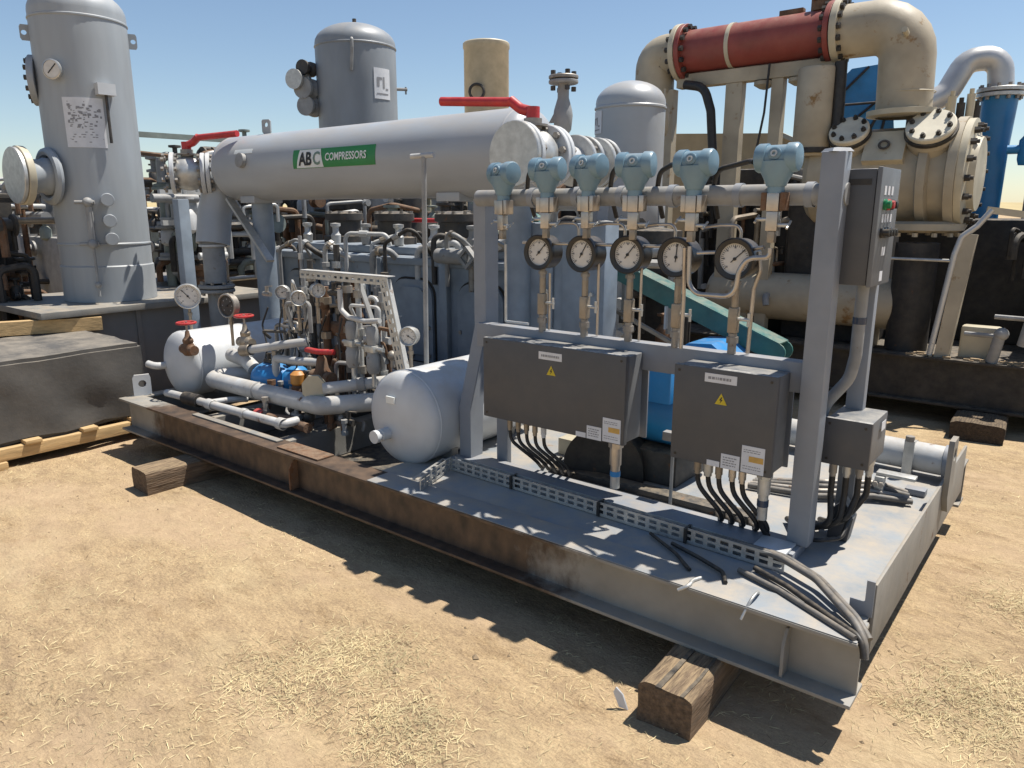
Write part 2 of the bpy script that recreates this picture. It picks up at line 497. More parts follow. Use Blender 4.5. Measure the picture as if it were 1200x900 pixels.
# ------------------------------------------------------------------ ground
def ground_material():
    m = bpy.data.materials.new('dry_ground'); m.use_nodes = True
    nt = m.node_tree; N = nt.nodes; L = nt.links
    bs = N['Principled BSDF']; bs.inputs['Roughness'].default_value = 0.95; bs.inputs['Specular IOR Level'].default_value = 0.15
    tc = N.new('ShaderNodeTexCoord')
    def nz(sc, det, ro=0.6, st=(1, 1, 1), rot=0):
        mp = N.new('ShaderNodeMapping'); mp.inputs['Scale'].default_value = st; mp.inputs['Rotation'].default_value = (0, 0, rot)
        L.new(tc.outputs['Object'], mp.inputs[0])
        n = N.new('ShaderNodeTexNoise'); n.inputs['Scale'].default_value = sc; n.inputs['Detail'].default_value = det; n.inputs['Roughness'].default_value = ro
        L.new(mp.outputs[0], n.inputs['Vector']); return n.outputs['Fac']
    def rp(f, *els):
        r = N.new('ShaderNodeValToRGB')
        while len(r.color_ramp.elements) < len(els): r.color_ramp.elements.new(0.5)
        for e, (p, c) in zip(r.color_ramp.elements, els): e.position = p; e.color = (*c, 1)
        L.new(f, r.inputs[0]); return r.outputs[0]
    def mx(f, a, b, mode='MIX'):
        x = N.new('ShaderNodeMix'); x.data_type = 'RGBA'; x.blend_type = mode
        if isinstance(f, float): x.inputs[0].default_value = f
        else: L.new(f, x.inputs[0])
        L.new(a, x.inputs[6]); L.new(b, x.inputs[7]); return x.outputs[2]
    base = rp(nz(0.9, 8, 0.62), (0.28, (0.275, 0.208, 0.13)), (0.5, (0.375, 0.282, 0.172)), (0.72, (0.465, 0.355, 0.218)))
    straw = rp(nz(5.5, 9, 0.72, (1, 2.2, 1), 0.5), (0.34, (0.22, 0.16, 0.10)), (0.52, (0.40, 0.302, 0.172)), (0.70, (0.545, 0.43, 0.255)))
    c = mx(0.5, base, straw)
    fine = rp(nz(48, 6, 0.75, (1, 3.0, 1), 0.9), (0.33, (0.42, 0.40, 0.38)), (0.5, (0.95, 0.95, 0.95)), (0.68, (1.35, 1.33, 1.25)))
    c = mx(0.62, c, fine, 'MULTIPLY')
    fine2 = rp(nz(70, 6, 0.75, (3.0, 1, 1), 0.2), (0.36, (0.5, 0.48, 0.45)), (0.5, (1, 1, 1)), (0.66, (1.3, 1.28, 1.2)))
    c = mx(0.5, c, fine2, 'MULTIPLY')
    # greyer trodden soil in patches
    soil = rp(nz(0.8, 7, 0.62, (1, 2.2, 1), 0.9), (0.46, (0, 0, 0)), (0.60, (1, 1, 1)))
    soilc = rp(nz(20, 8, 0.7), (0.3, (0.34, 0.255, 0.16)), (0.7, (0.46, 0.345, 0.218)))
    s = N.new('ShaderNodeMath'); s.operation = 'MULTIPLY'; s.inputs[1].default_value = 0.75
    L.new(soil, s.inputs[0])
    c = mx(s.outputs[0], c, soilc)
    pale = rp(nz(1.3, 8, 0.7, (1, 1, 1), 2.1), (0.50, (0, 0, 0)), (0.66, (1, 1, 1)))
    palec = rp(nz(34, 8, 0.75, (1, 2.6, 1), 0.4), (0.34, (0.30, 0.235, 0.135)), (0.62, (0.58, 0.475, 0.285)))
    s2 = N.new('ShaderNodeMath'); s2.operation = 'MULTIPLY'; s2.inputs[1].default_value = 0.5
    L.new(pale, s2.inputs[0])
    c = mx(s2.outputs[0], c, palec)
    dark = rp(nz(2.6, 9, 0.72, (1, 2.4, 1), 0.7), (0.54, (1, 1, 1)), (0.72, (0.70, 0.66, 0.62)))
    c = mx(1.0, c, dark, 'MULTIPLY')
    hue = N.new('ShaderNodeRGB'); hue.outputs[0].default_value = (1.09, 1.05, 1.05, 1)
    c = mx(1.0, c, hue.outputs[0], 'MULTIPLY')
    L.new(c, bs.inputs['Base Color'])
    b1 = N.new('ShaderNodeBump'); b1.inputs['Strength'].default_value = 0.55; b1.inputs['Distance'].default_value = 0.02
    L.new(nz(38, 8, 0.75, (1, 2.2, 1), 0.9), b1.inputs['Height'])
    b2 = N.new('ShaderNodeBump'); b2.inputs['Strength'].default_value = 0.5; b2.inputs['Distance'].default_value = 0.04
    L.new(nz(8, 8, 0.7), b2.inputs['Height']); L.new(b1.outputs[0], b2.inputs['Normal'])
    L.new(b2.outputs[0], bs.inputs['Normal'])
    MAT['dry_ground'] = m
ground_material()

def ground_h(x, y):
    rut = 0.0
    for off in (0.0, 0.42):
        q = (y + 1.05 + off) - 0.16 * (x + 2.5) - 0.10 * math.sin(x * 0.8 + off)
        if abs(q) < 0.3: rut -= 0.013 * math.exp(-(q / 0.085) ** 2) * (0.7 + 0.3 * math.sin(x * 38.0 + q * 30.0)) - 0.006 * math.exp(-((abs(q) - 0.15) / 0.05) ** 2)
    d = rut + 0.020 * noise.noise(Vector((x * 0.55, y * 0.55, 3.1))) + 0.011 * noise.noise(Vector((x * 2.1, y * 2.1, 7.7))) + 0.006 * noise.noise(Vector((x * 6.3, y * 6.3, 1.7)))
    return GROUND - 0.006 + d

def lines(a, b, step, far):
    out = []
    v = a
    while v <= b + 1e-6: out.append(v); v += step
    s = step; lo = a; hi = b
    left = []; right = []
    while lo > -far or hi < far:
        s *= 1.45
        lo -= s; hi += s
        left.append(lo); right.append(hi)
    return list(reversed(left)) + out + right
gx = lines(-6.5, 2.2, 0.055, 900.0)
gy = lines(-2.4, 4.6, 0.055, 900.0)
gm = MB()
W = len(gx)
verts = [Vector((x, y, ground_h(x, y) if abs(x) < 30 and abs(y) < 30 else GROUND)) for y in gy for x in gx]
faces = [(j * W + i, j * W + i + 1, (j + 1) * W + i + 1, (j + 1) * W + i) for j in range(len(gy) - 1) for i in range(W - 1)]
gm.v = verts; gm.f = faces
g_obj = gm.build('ground', 'dry_ground', local=True, sharp=180)
tag(g_obj, kind='structure')

# straw lying about: thin curved blades, one mass
mat('straw', (0.60, 0.495, 0.275), 0.8, var=0.35, scale=3)
mat('straw_brown', (0.17, 0.115, 0.065), 0.85, var=0.4, scale=3)
mat('clod', (0.33, 0.24, 0.145), 0.95, var=0.25, scale=8)
def straw(n, name, material, lmin, lmax, dens, seed):
    rnd = random.Random(seed)
    sm = MB()
    k = 0
    tries = 0
    queue = []
    spots = [(-1.55, -0.60, 0.28), (-1.68, -0.90, 0.30), (0.24, 0.40, 0.26), (0.36, 0.62, 0.26), (-1.15, -0.80, 0.24), (0.45, 1.36, 0.3)]
    for (sx, sy, sr) in spots:
        for _ in range(int(n * 0.06)):
            a = rnd.uniform(0, 2 * PI); q = sr * math.sqrt(rnd.random()) * rnd.uniform(0.4, 1.0)
            queue.append((sx + q * math.cos(a) * 1.3, sy + q * math.sin(a)))
    while (k < n and tries < n * 12) or queue:
        tries += 1
        if queue:
            x, y = queue.pop()
        else:
            x = rnd.uniform(-6.0, 1.9); y = rnd.uniform(-2.3, 3.6)
            dist = math.hypot(x - 0.4, y + 2.2)
            if rnd.random() > min(1, 2.2 / dist) : continue
            p = noise.noise(Vector((x * 0.9, y * 0.9, seed))) * 0.5 + 0.5
            if rnd.random() > max(0.0, (p - dens) * 3.0): continue
        k += 1
        a = rnd.uniform(0, 2 * PI); L = rnd.uniform(lmin, lmax); w = rnd.uniform(0.0004, 0.0010)
        d = Vector((math.cos(a), math.sin(a), 0)); s = Vector((-d.y, d.x, 0)) * w
        up = Vector((0, 0, 1))
        bend = rnd.uniform(-0.3, 0.3) * L
        z0 = ground_h(x, y) + 0.002
        p0 = Vector((x, y, z0)); p1 = p0 + d * L * 0.5 + s * (bend / w) * 0.3 + up * rnd.uniform(0.001, 0.008); p2 = p0 + d * L + up * rnd.uniform(-0.002, 0.012)
        sm.add([p0 - s, p0 + s, p1 + s + up * 0.001, p1 - s, p2], [(0, 1, 2, 3), (3, 2, 4)])
    o = sm.build(name, material, local=True, smooth=False)
    return o
tag(straw(20000, 'dry_straw', 'straw', 0.012, 0.05, 0.42, 5), 'pale dry straw scattered over the bare ground', 'straw', kind='stuff')
tag(straw(2200, 'dead_stalks', 'straw_brown', 0.012, 0.06, 0.42, 11), 'brown dead grass stalks lying on the ground', 'grass', kind='stuff')
def clods():
    rnd = random.Random(3); cm = MB()
    for _ in range(420):
        x = rnd.uniform(-6, 1.8); y = rnd.uniform(-2.2, 3.4); r = rnd.uniform(0.003, 0.009) * (2.0 if rnd.random() < 0.06 else 1)
        z = ground_h(x, y) + r * 0.2
        vs = []
        for (a, b, c) in ((1, 0, 0), (-1, 0, 0), (0, 1, 0), (0, -1, 0), (0, 0, 0.8), (0, 0, -0.6)):
            vs.append(Vector((x, y, z)) + Vector((a, b, c)) * r * rnd.uniform(0.6, 1.2))
        cm.add(vs, [(0, 2, 4), (2, 1, 4), (1, 3, 4), (3, 0, 4), (2, 0, 5), (1, 2, 5), (3, 1, 5), (0, 3, 5)])
    return cm.build('dirt_clods', 'clod', local=True, smooth=False)
tag(clods(), 'small clods of dry earth scattered on the ground', 'earth', kind='stuff')

# ------------------------------------------------------------------ timber blocks under the machines
def timber(name_mat, x0, x1, y0, y1, z0, z1, label, group, seed, rot=0.0, grooves=()):
    rnd = random.Random(seed)
    cx, cy = (x0 + x1) / 2, (y0 + y1) / 2
    t = thing('timber_block', label, 'timber', (cx, cy, z0), group)
    bm = bmesh.new()
    m = Matrix.Translation((0, 0, (z1 - z0) / 2)) @ Matrix.Diagonal((x1 - x0, y1 - y0, z1 - z0, 1))
    bmesh.ops.create_cube(bm, size=1, matrix=m)
    bmesh.ops.subdivide_edges(bm, edges=bm.edges[:], cuts=7, use_grid_fill=True)
    for v in bm.verts:
        q = Vector((v.co.x * 13, v.co.y * 4, v.co.z * 13 + seed))
        v.co += Vector((noise.noise(q), noise.noise(q + Vector((5, 1, 2))) * 0.8, noise.noise(q + Vector((9, 4, 7))))) * 0.006
        # worn arrises
        ex = abs(v.co.x) > (x1 - x0) / 2 - 0.008; ez = v.co.z > (z1 - z0) - 0.008
        if ex and ez: v.co.x *= 0.955; v.co.z -= 0.006 + 0.006 * rnd.random()
    rz = Matrix.Rotation(rot, 4, 'Z')
    mb = MB().from_bm(bm)
    mb.xform(rz)
    mb.build('block', name_mat, t, local=True, sharp=30)
    # long drying cracks: dark slivers let into the top
    for gx_, w in grooves:
        c = MB()
        yy0, yy1 = -(y1 - y0) / 2 - 0.004, (y1 - y0) / 2 * 0.6
        pts = []
        for k in range(7):
            f = k / 6
            pts.append((gx_ + rnd.uniform(-0.004, 0.004), yy0 + (yy1 - yy0) * f))
        L_ = [(px - w * (1 - k / 8) / 2, py) for k, (px, py) in enumerate(pts)]; R_ = [(px + w * (1 - k / 8) / 2, py) for k, (px, py) in enumerate(pts)]
        c.prism(L_ + list(reversed(R_)), (0, 0, z1 - z0 - 0.004), (1, 0, 0), (0, 1, 0), (0, 0, 0.0085))
        c.xform(rz)
        c.build('crack', 'black_iron', t, local=True)
    return t
BLK = 'timbers carrying the skids'
HB = -0.228
timber('timber_old', -0.60, -0.41, -0.265, 0.75, ground_h(-.5, -.2) - 0.008, HB, 'split timber block under near right end of the skid', BLK, 3, 0.02, ((-0.022, 0.020), (0.064, 0.013)))
timber('timber_old', -4.01, -3.80, -0.325, 0.6, ground_h(-4.2, -.2) - 0.008, HB - 0.004, 'brown timber block under left end of the skid', BLK, 9, -0.06)
timber('timber_dark', -0.34, 0.0, 3.93, 4.9, ground_h(-.1, 4) - 0.008, -0.232, 'dark timber block under the beige compressor base', BLK, 15, 0.05)
timber('timber_dark', -4.45, -4.15, 1.6, 2.55, ground_h(-4.3, 2) - 0.01, HB - 0.003, 'timber block under far left corner of the skid', BLK, 21, 0.0)
timber('timber_dark', -0.62, -0.40, 1.4, 2.5, ground_h(-.5, 2) - 0.01, HB - 0.003, 'timber block under far right corner of the skid', BLK, 27, 0.0)
# slip of white card beside the split block
cb = MB()
cb.prism([(0, 0), (0.028, -0.008), (0.034, 0.055), (0.02, 0.082), (0.002, 0.06)], (-0.665, -0.255, ground_h(-.66, -.25) + 0.006), (0.9, 0.25, 0.1), (-0.35, -0.15, 0.9), (0.002, 0.004, 0))
tag(cb.build('paper_scrap', 'paper_white'), 'torn white paper scrap leaning beside the split timber block', 'paper')
# ------------------------------------------------------------------ the skid base
XL, XR, YF = -4.85, 0.0, 2.2
skid = thing('steel_skid', 'long grey steel skid base with rusty side beam resting on timber blocks', 'skid', (XL / 2, YF / 2, HB))
def ibeam_x(y_out, sgn, x0, x1):
    """wide flange beam along x; y_out is the outer flange edge, sgn points inward"""
    m = MB()
    fw = 0.15 * sgn
    ya, yb = sorted((y_out, y_out + fw))
    yw = y_out + fw * 0.5
    m.bbox(x0, x1, ya, yb, -0.014, 0.0, 0.003)
    m.bbox(x0, x1, ya, yb, HB, HB + 0.014, 0.003)
    m.box(x0 + 0.001, x1 - 0.001, yw - 0.006, yw + 0.006, HB + 0.0135, -0.0135)
    return m
b = ibeam_x(0.0, 1, XL, XR).build('side_beam', 'beam_rust', skid)
b['label'] = 'near side beam, rust brown with grey paint left at the right end'
ibeam_x(YF, -1, XL, XR).build('side_beam', 'skid_paint', skid)
m = MB(); m.prism([(0, 0), (0.055, 0), (0.055, 0.165), (0.03, 0.165), (0, 0.12)], (-0.225, 0.012, HB + 0.016), (0, 1, 0), (0, 0, 1), (0.010, 0, 0))
m.build('stiffener', 'skid_paint', skid)
m = MB(); m.prism([(0, 0), (0.055, 0), (0.055, 0.165), (0.03, 0.165), (0, 0.12)], (-2.9, 0.012, HB + 0.016), (0, 1, 0), (0, 0, 1), (0.010, 0, 0))
m.build('stiffener', 'rusty_iron', skid)
# end beams: channels with a web flush to the end and an upstand above the deck
m = MB(); m.bbox(XR - 0.012, XR, 0.20, YF - 0.151, -0.137, 0.113, 0.003); m.box(XR - 0.07, XR - 0.0121, 0.201, YF - 0.152, -0.136, -0.124)
m.build('end_beam', 'skid_paint', skid)
m = MB(); m.bbox(XL, XL + 0.09, 0.151, YF - 0.151, -0.016, -0.002, 0.003); m.box(XL + 0.03, XL + 0.042, 0.152, YF - 0.152, HB + 0.02, -0.016)
m.build('end_beam', 'skid_paint', skid)
for k, x in enumerate((-4.0, -3.2, -2.3, -1.5, -0.75)):
    MB().box(x - 0.05, x + 0.05, 0.16, YF - 0.16, HB + 0.02, -0.030).build('cross_beam', 'skid_paint', skid)
# deck plates (right part of the skid is plated; the left frame is open, a dark sheet added low down gives its shade)
MB().bbox(-2.30, XR - 0.013, 0.1505, YF - 0.1505, -0.012, -0.0015, 0.002).build('deck_plate', 'deck_paint', skid)
MB().bbox(XL + 0.092, -2.304, 0.152, YF - 0.152, HB + 0.002, HB + 0.014, 0.002).build('shade_pan', 'pipe_dark', skid)
MB().bbox(-2.24, -0.002, 0.003, 0.1495, 0.001, 0.004, 0.001).build('deck_margin', 'deck_paint', skid)
# flat bars lying along the near flange at the left
for (x0, x1, y0, y1, mt) in ((-4.02, -3.10, 0.085, 0.128, 'skid_paint'), (-3.02, -2.66, 0.03, 0.14, 'rusty_iron')):
    MB().bbox(x0, x1, y0, y1, 0.001, 0.010, 0.002).build('flat_bar', mt, skid)
# lifting lugs
m = MB(); m.holed(0.115, 0.15, (0.06, 0.085, 0.026), (XL + 0.02, 0.10, -0.001), (0.35, 0.94, 0), (0, 0, 1), (0.02, -0.008, 0)); m.build('lifting_lug', 'tank_white', skid)
m = MB(); m.holed(0.12, 0.34, (0.06, 0.27, 0.03), (0.001, 1.36, -0.035), (0, 1, 0), (0, 0, 1), (0.022, 0, 0)); m.build('lifting_lug', 'skid_paint', skid)
m = MB(); m.holed(0.115, 0.15, (0.06, 0.085, 0.026), (XL + 0.02, 1.90, -0.001), (0.35, 0.94, 0), (0, 0, 1), (0.02, -0.008, 0)); m.build('lifting_lug', 'tank_white', skid)
# short upright plate at the near right corner
m = MB(); m.prism([(0, 0), (0.07, 0), (0.07, 0.125), (0.045, 0.125), (0.045, 0.05), (0, 0.05)], (-0.075, 0.19, 0.0), (1, 0, 0), (0, 0, 1), (0, 0.008, 0)); m.build('corner_plate', 'rack_paint', skid)

# ------------------------------------------------------------------ instrument rack
RACK_L = 'grey welded instrument rack standing along the near edge of the deck'
rack = thing('instrument_rack', RACK_L, 'rack', (-1.2, 0.53, 0.0))
# right post: flanged upright
m = MB(); m.bbox(-0.385, -0.305, 0.49, 0.57, 0.0405, 1.475, 0.006); m.build('post', 'rack_paint', rack)
MB().lathe([(0.055, 0), (0.042, 0.012), (0, 0.016)], (-0.345, 0.53, 1.474), (0, 0, 1), 4).build('post_cap', 'rack_paint', rack)
# left post: upper upright set back, sloping shoulder, lower upright forward
prof = [(0.485, 0.0405), (0.60, 0.0405), (0.70, 0.31), (0.70, 1.33), (0.605, 1.33), (0.605, 0.70), (0.485, 0.31)]
prof = [(0.485, 0.0405), (0.575, 0.0405), (0.585, 0.30), (0.71, 0.70), (0.71, 1.33), (0.61, 1.33), (0.61, 0.70), (0.485, 0.30)]
m = MB(); m.prism(prof, (-2.065, 0, 0), (0, 1, 0), (0, 0, 1), (0.075, 0, 0)); m.build('post', 'rack_paint', rack)
m = MB(); m.bbox(-1.885, -1.815, 0.565, 0.598, 0.0, 0.618, 0.004); m.build('post', 'rack_paint', rack)
# top pipe with its clamps
m = MB(); m.cyl((-1.98, 0.555, 1.335), (-0.30, 0.545, 1.335), 0.038, n=24); m.build('top_pipe', 'pipe_grey', rack)
for x in (-1.66, -1.42, -1.20, -0.97, -0.70, -0.44):
    m = MB(); m.pipe((x, 0.551, 1.335), (x + 0.028, 0.551, 1.335), 0.044, 0.036); m.build('pipe_clamp', 'rack_paint', rack)
# middle beam
m = MB(); m.bbox(-1.985, -0.388, 0.535, 0.60, 0.62, 0.735, 0.004); m.build('middle_beam', 'rack_paint', rack)
# bottom channel on the deck and its end plate
m = MB(); m.bbox(-2.09, -0.33, 0.405, 0.56, 0.0, 0.040, 0.004); m.build('base_channel', 'rack_paint', rack)
m = MB(); m.bbox(-0.47, -0.345, 0.362, 0.485, 0.041, 0.052, 0.002); m.build('base_plate', 'tank_white', rack)
for x0, x1 in ((-1.80, -1.06), (-0.82, -0.44)):
    MB().bbox(x0, x1, 0.602, 0.612, 0.30, 0.70, 0.003).build('shade_plate', 'rack_paint', rack)  # unseen plates added behind the boxes to cast shade on the base channel
# rear upright that carries the tall panel and the small box
m = MB(); m.bbox(-0.30, -0.235, 0.80, 0.845, 0.0, 1.10, 0.004); m.build('rear_post', 'rack_paint', rack)
m = MB(); m.bar((-0.345, 0.57, 1.25), (-0.29, 0.80, 1.25), 0.03, 0.05); m.build('rear_brace', 'rack_paint', rack)
# thin white window frame seen at the left behind the gauges
m = MB(); m.tube([(-1.86, 0.61, 1.12), (-1.86, 0.61, 0.745), (-1.72, 0.61, 0.745)], 0.007, 8, 0.004); m.build('drain_line', 'galvanised', rack)

# ------------------------------------------------------------------ perforated cable tray
def slotted(m, p0, p1, up, rows, rail, gap, pitch, slot, thick):
    """slotted strip: rails joined by rungs, so the slots are real openings"""
    p0 = Vector(p0); p1 = Vector(p1); d = (p1 - p0).normalized(); L = (p1 - p0).length; up = Vector(up).normalized()
    h = 0
    for r in range(rows + 1):
        c = up * (h + rail / 2)
        m.bar(p0 + c, p1 + c, thick, rail, up=up)
        h += rail
        if r < rows:
            n = int(L / pitch)
            for i in range(n + 1):
                q = p0 + d * (i * L / n); w = pitch - slot
                a = max(0, i * L / n - w / 2); b = min(L, i * L / n + w / 2)
                c2 = up * (h + gap / 2)
                m.bar(p0 + d * a + c2, p0 + d * b + c2, thick * 0.96, gap * 1.02, up=up)
            h += gap
tray = thing('cable_tray', 'slotted galvanised cable tray running along the deck before the rack', 'cable tray', (-1.15, 0.35, 0.0))
m = MB(); slotted(m, (-2.02, 0.368, 0.006), (-0.33, 0.315, 0.006), (0, 0, 1), 2, 0.010, 0.015, 0.05, 0.032, 0.003); m.build('front_wall', 'galvanised', tray)
m = MB(); slotted(m, (-2.02, 0.3985, 0.006), (-0.48, 0.350, 0.006), (0, 0, 1), 2, 0.010, 0.015, 0.05, 0.032, 0.003); m.build('rear_wall', 'galvanised', tray)
m = MB(); m.prism([(-2.02, 0.370), (-0.33, 0.3165), (-0.48, 0.349), (-2.02, 0.397)], (0, 0, 0.001), (1, 0, 0), (0, 1, 0), (0, 0, 0.004)); m.build('floor_strip', 'galvanised', tray)
m = MB(); slotted(m, (-1.93, 0.06, 0.004), (-2.022, 0.366, 0.006), (0, 0, 1), 2, 0.011, 0.016, 0.05, 0.032, 0.003); m.build('side_branch', 'galvanised', tray)
m = MB(); slotted(m, (-1.985, 0.055, 0.05), (-2.075, 0.360, 0.052), (0.96, 0.28, 0.0), 1, 0.012, 0.022, 0.05, 0.032, 0.003); m.build('side_branch_top', 'galvanised', tray)
for x, y in ((-1.13, 0.337), (-0.72, 0.324), (-1.62, 0.352)):
    m = MB(); m.box(x - 0.006, x + 0.006, y - 0.008, y + 0.045, 0.004, 0.066); m.build('cable_tie', 'black_rubber', tray)

# grey armoured cables leaving the tray and draping over the near right corner
def cable(name, pts, r, mt, label, cat='cable', group=None, n=12, bend=0.05):
    m = MB(); m.tube(pts, r, n, bend); o = m.build(name, mt)
    return tag(o, label, cat, group)
GC = 'armoured cables draped over the near right corner'
cable('armoured_cable', [(-0.62, 0.345, 0.052), (-0.36, 0.325, 0.058), (-0.20, 0.24, 0.055), (-0.03, 0.08, 0.028), (0.012, 0.035, 0.0), (0.02, 0.02, -0.05)], 0.013, 'grey_cable', 'armoured cable arching from tray to corner, uppermost of the bundle', group=GC, bend=0.16)
cable('armoured_cable', [(-0.62, 0.362, 0.045), (-0.34, 0.35, 0.050), (-0.19, 0.27, 0.042), (-0.03, 0.115, 0.024), (0.018, 0.07, -0.01)], 0.012, 'grey_cable', 'armoured cable lying just behind the uppermost one to the corner', group=GC, bend=0.16)
cable('armoured_cable', [(-0.42, 0.27, 0.012), (-0.28, 0.20, 0.016), (-0.10, 0.085, 0.014), (0.004, 0.025, 0.012), (0.022, 0.005, -0.04)], 0.010, 'black_rubber', 'thin black cable along the deck into the corner bundle', group=GC)
cable('armoured_cable', [(-0.46, 0.22, 0.012), (-0.30, 0.165, 0.012), (-0.12, 0.07, 0.013), (-0.01, 0.012, 0.012)], 0.010, 'grey_cable', 'grey cable lowest on the deck towards the corner', group=GC)
cable('loose_cable', [(-0.75, 0.27, 0.012), (-0.62, 0.22, 0.014), (-0.50, 0.17, 0.012), (-0.46, 0.10, 0.012)], 0.008, 'black_rubber', 'loose black cable curling on the deck under tray end')
cable('loose_cable', [(-0.86, 0.30, 0.012), (-0.70, 0.20, 0.012), (-0.60, 0.11, 0.012)], 0.007, 'black_rubber', 'loose black cable lying in the shade left of tray end')
# frayed white rope ends on the near flange
cable('rope_end', [(-0.545, 0.085, 0.008), (-0.56, 0.045, 0.010), (-0.55, 0.004, 0.010), (-0.585, -0.012, -0.012)], 0.007, 'galvanised', 'frayed wire end hanging over the near flange', 'wire')
cable('rope_end', [(-0.345, 0.11, 0.005), (-0.335, 0.07, 0.034), (-0.34, 0.02, 0.022), (-0.355, -0.014, -0.04)], 0.005, 'galvanised', 'bent wire hook hanging over the flange near stiffener', 'wire')

# ------------------------------------------------------------------ enclosures on the rack
def enclosure(x0, x1, y0, y1, z0, z1, label, lid=0.03, side='enclosure_side', lidmat='enclosure_grey'):
    t = thing('junction_box', label, 'junction box', ((x0 + x1) / 2, (y0 + y1) / 2, z0), 'dark grey boxes on the rack')
    m = MB(); m.bbox(x0 + 0.006, x1 - 0.006, y0 + lid + 0.004, y1, z0 + 0.006, z1 - 0.006, 0.006); m.build('body', side, t)
    m = MB(); m.bbox(x0, x1, y0, y0 + lid, z0, z1, 0.006); m.build('lid', lidmat, t)
    m = MB(); m.box(x0 + 0.010, x1 - 0.010, y0 + lid - 0.001, y0 + lid + 0.006, z0 + 0.010, z1 - 0.010); m.build('gasket', 'black_rubber', t)
    for (x, z) in ((x0 + 0.022, z0 + 0.022), (x1 - 0.022, z0 + 0.022), (x0 + 0.022, z1 - 0.022), (x1 - 0.022, z1 - 0.022)):
        MB().cyl((x, y0 + 0.001, z), (x, y0 - 0.0015, z), 0.0055, n=10).build('lid_screw', 'dial_black', t)
    return t
def plate(t, name, x0, x1, z0, z1, y, mt, parent=None, th=0.0012):
    return MB().box(x0, x1, y - th, y, z0, z1).build(name, mt, parent or t)
def print_lines(t, parent, x0, x1, zs, h, y, mt='soft_ink', seed=1):
    rnd = random.Random(seed); m = MB()
    for z in zs:
        x = x0
        while x < x1:
            w = rnd.uniform(0.004, 0.012); 
            if x + w > x1: break
            m.box(x, x + w, y - 0.0006, y - 0.0001, z, z + h); x += w + 0.003
    o = m.build('print', mt, parent, kind='stuff'); return o
def warning(t, x, z, y, s):
    w = MB(); w.prism([(-s, -s * 0.8), (s, -s * 0.8), (0, s)], (x, y, z), (1, 0, 0), (0, 0, 1), (0, -0.001, 0)); o = w.build('warning_triangle', 'sticker_yellow', t)
    k = MB(); k.prism([(0.1 * s, 0.45 * s), (-0.28 * s, -0.12 * s), (-0.02 * s, -0.1 * s), (-0.12 * s, -0.58 * s), (0.28 * s, 0.02 * s), (0.04 * s, 0.02 * s), (0.2 * s, 0.42 * s)], (x, y - 0.0012, z), (1, 0, 0), (0, 0, 1), (0, -0.0006, 0)); k.build('lightning_bolt', 'ink', o)
BX1 = enclosure(-1.812, -1.045, 0.38, 0.53, 0.321, 0.703, 'wide dark grey junction box hung from the left half of rack')
BX2 = enclosure(-0.832, -0.428, 0.38, 0.53, 0.321, 0.703, 'squarish dark grey junction box hung from the right half of rack')
YB = 0.3795
for t, lx0, lx1, lz0, lz1, sd in ((BX1, -1.486, -1.362, 0.640, 0.674, 1), (BX2, -0.704, -0.578, 0.650, 0.684, 2)):
    o = plate(t, 'name_label', lx0, lx1, lz0, lz1, YB, 'paper_white')
    print_lines(t, o, lx0 + 0.014, lx1 - 0.012, (lz0 + 0.012,), 0.010, YB - 0.0012, 'soft_ink', sd)
warning(BX1, -1.418, 0.592, YB, 0.024)
warning(BX2, -0.635, 0.588, YB, 0.024)
for t, dx in ((BX1, 0.0), (BX2, 0.606)):
    o = plate(t, 'data_sticker', -1.147 + dx, -1.060 + dx, 0.326, 0.430, YB, 'paper_white')
    print_lines(t, o, -1.140 + dx, -1.070 + dx, (0.405, 0.413, 0.340, 0.350), 0.003, YB - 0.0012, 'soft_ink', 5)
    plate(t, 'orange_band', -1.118 + dx, -1.064 + dx, 0.370, 0.392, YB - 0.0012, 'sticker_orange', o)
    o = plate(t, 'data_sticker', -1.226 + dx, -1.153 + dx, 0.323, 0.381, YB, 'paper_white')
    print_lines(t, o, -1.218 + dx, -1.162 + dx, (0.336, 0.346, 0.356, 0.366), 0.004, YB - 0.0012, 'soft_ink', 6)
    plate(t, 'data_sticker', -1.282 + dx, -1.231 + dx, 0.323, 0.345, YB, 'paper_white')

BX3 = enclosure(-0.320, -0.150, 0.60, 0.86, 0.349, 0.530, 'small dark grey box low on the right post', 0.02, 'enclosure_side')
plate(BX3, 'name_label', -0.1495, -0.1485, 0.47, 0.505, 0.80, 'paper_white', th=0.06)

# tall control panel beside the right post
PN = thing('push_button_station', 'tall dark grey push-button panel at top of the right post', 'control panel', (-0.27, 0.69, 1.025))
m = MB(); m.bbox(-0.323, -0.218, 0.56, 0.82, 1.025, 1.418, 0.006); m.build('body', 'enclosure_grey', PN)
m = MB(); m.bbox(-0.2165, -0.200, 0.555, 0.825, 1.020, 1.423, 0.005); m.build('door', 'enclosure_side', PN)
m = MB(); m.box(-0.312, -0.232, 0.5585, 0.561, 1.365, 1.385); m.build('vent_slot', 'black_rubber', PN)
XP = -0.1998
for k, (y, mt) in enumerate(((0.62, 'green_button'), (0.67, 'red_paint'), (0.72, 'dial_black'))):
    b = MB().lathe([(0.019, 0), (0.019, 0.008), (0.014, 0.010), (0.014, 0.022), (0, 0.024)], (XP, y, 1.30), (1, 0, 0), 14).build('push_button', mt, PN)
    MB().box(XP, XP + 0.001, y - 0.016, y + 0.010, 1.332, 1.362).build('button_label', 'paper_white', PN)
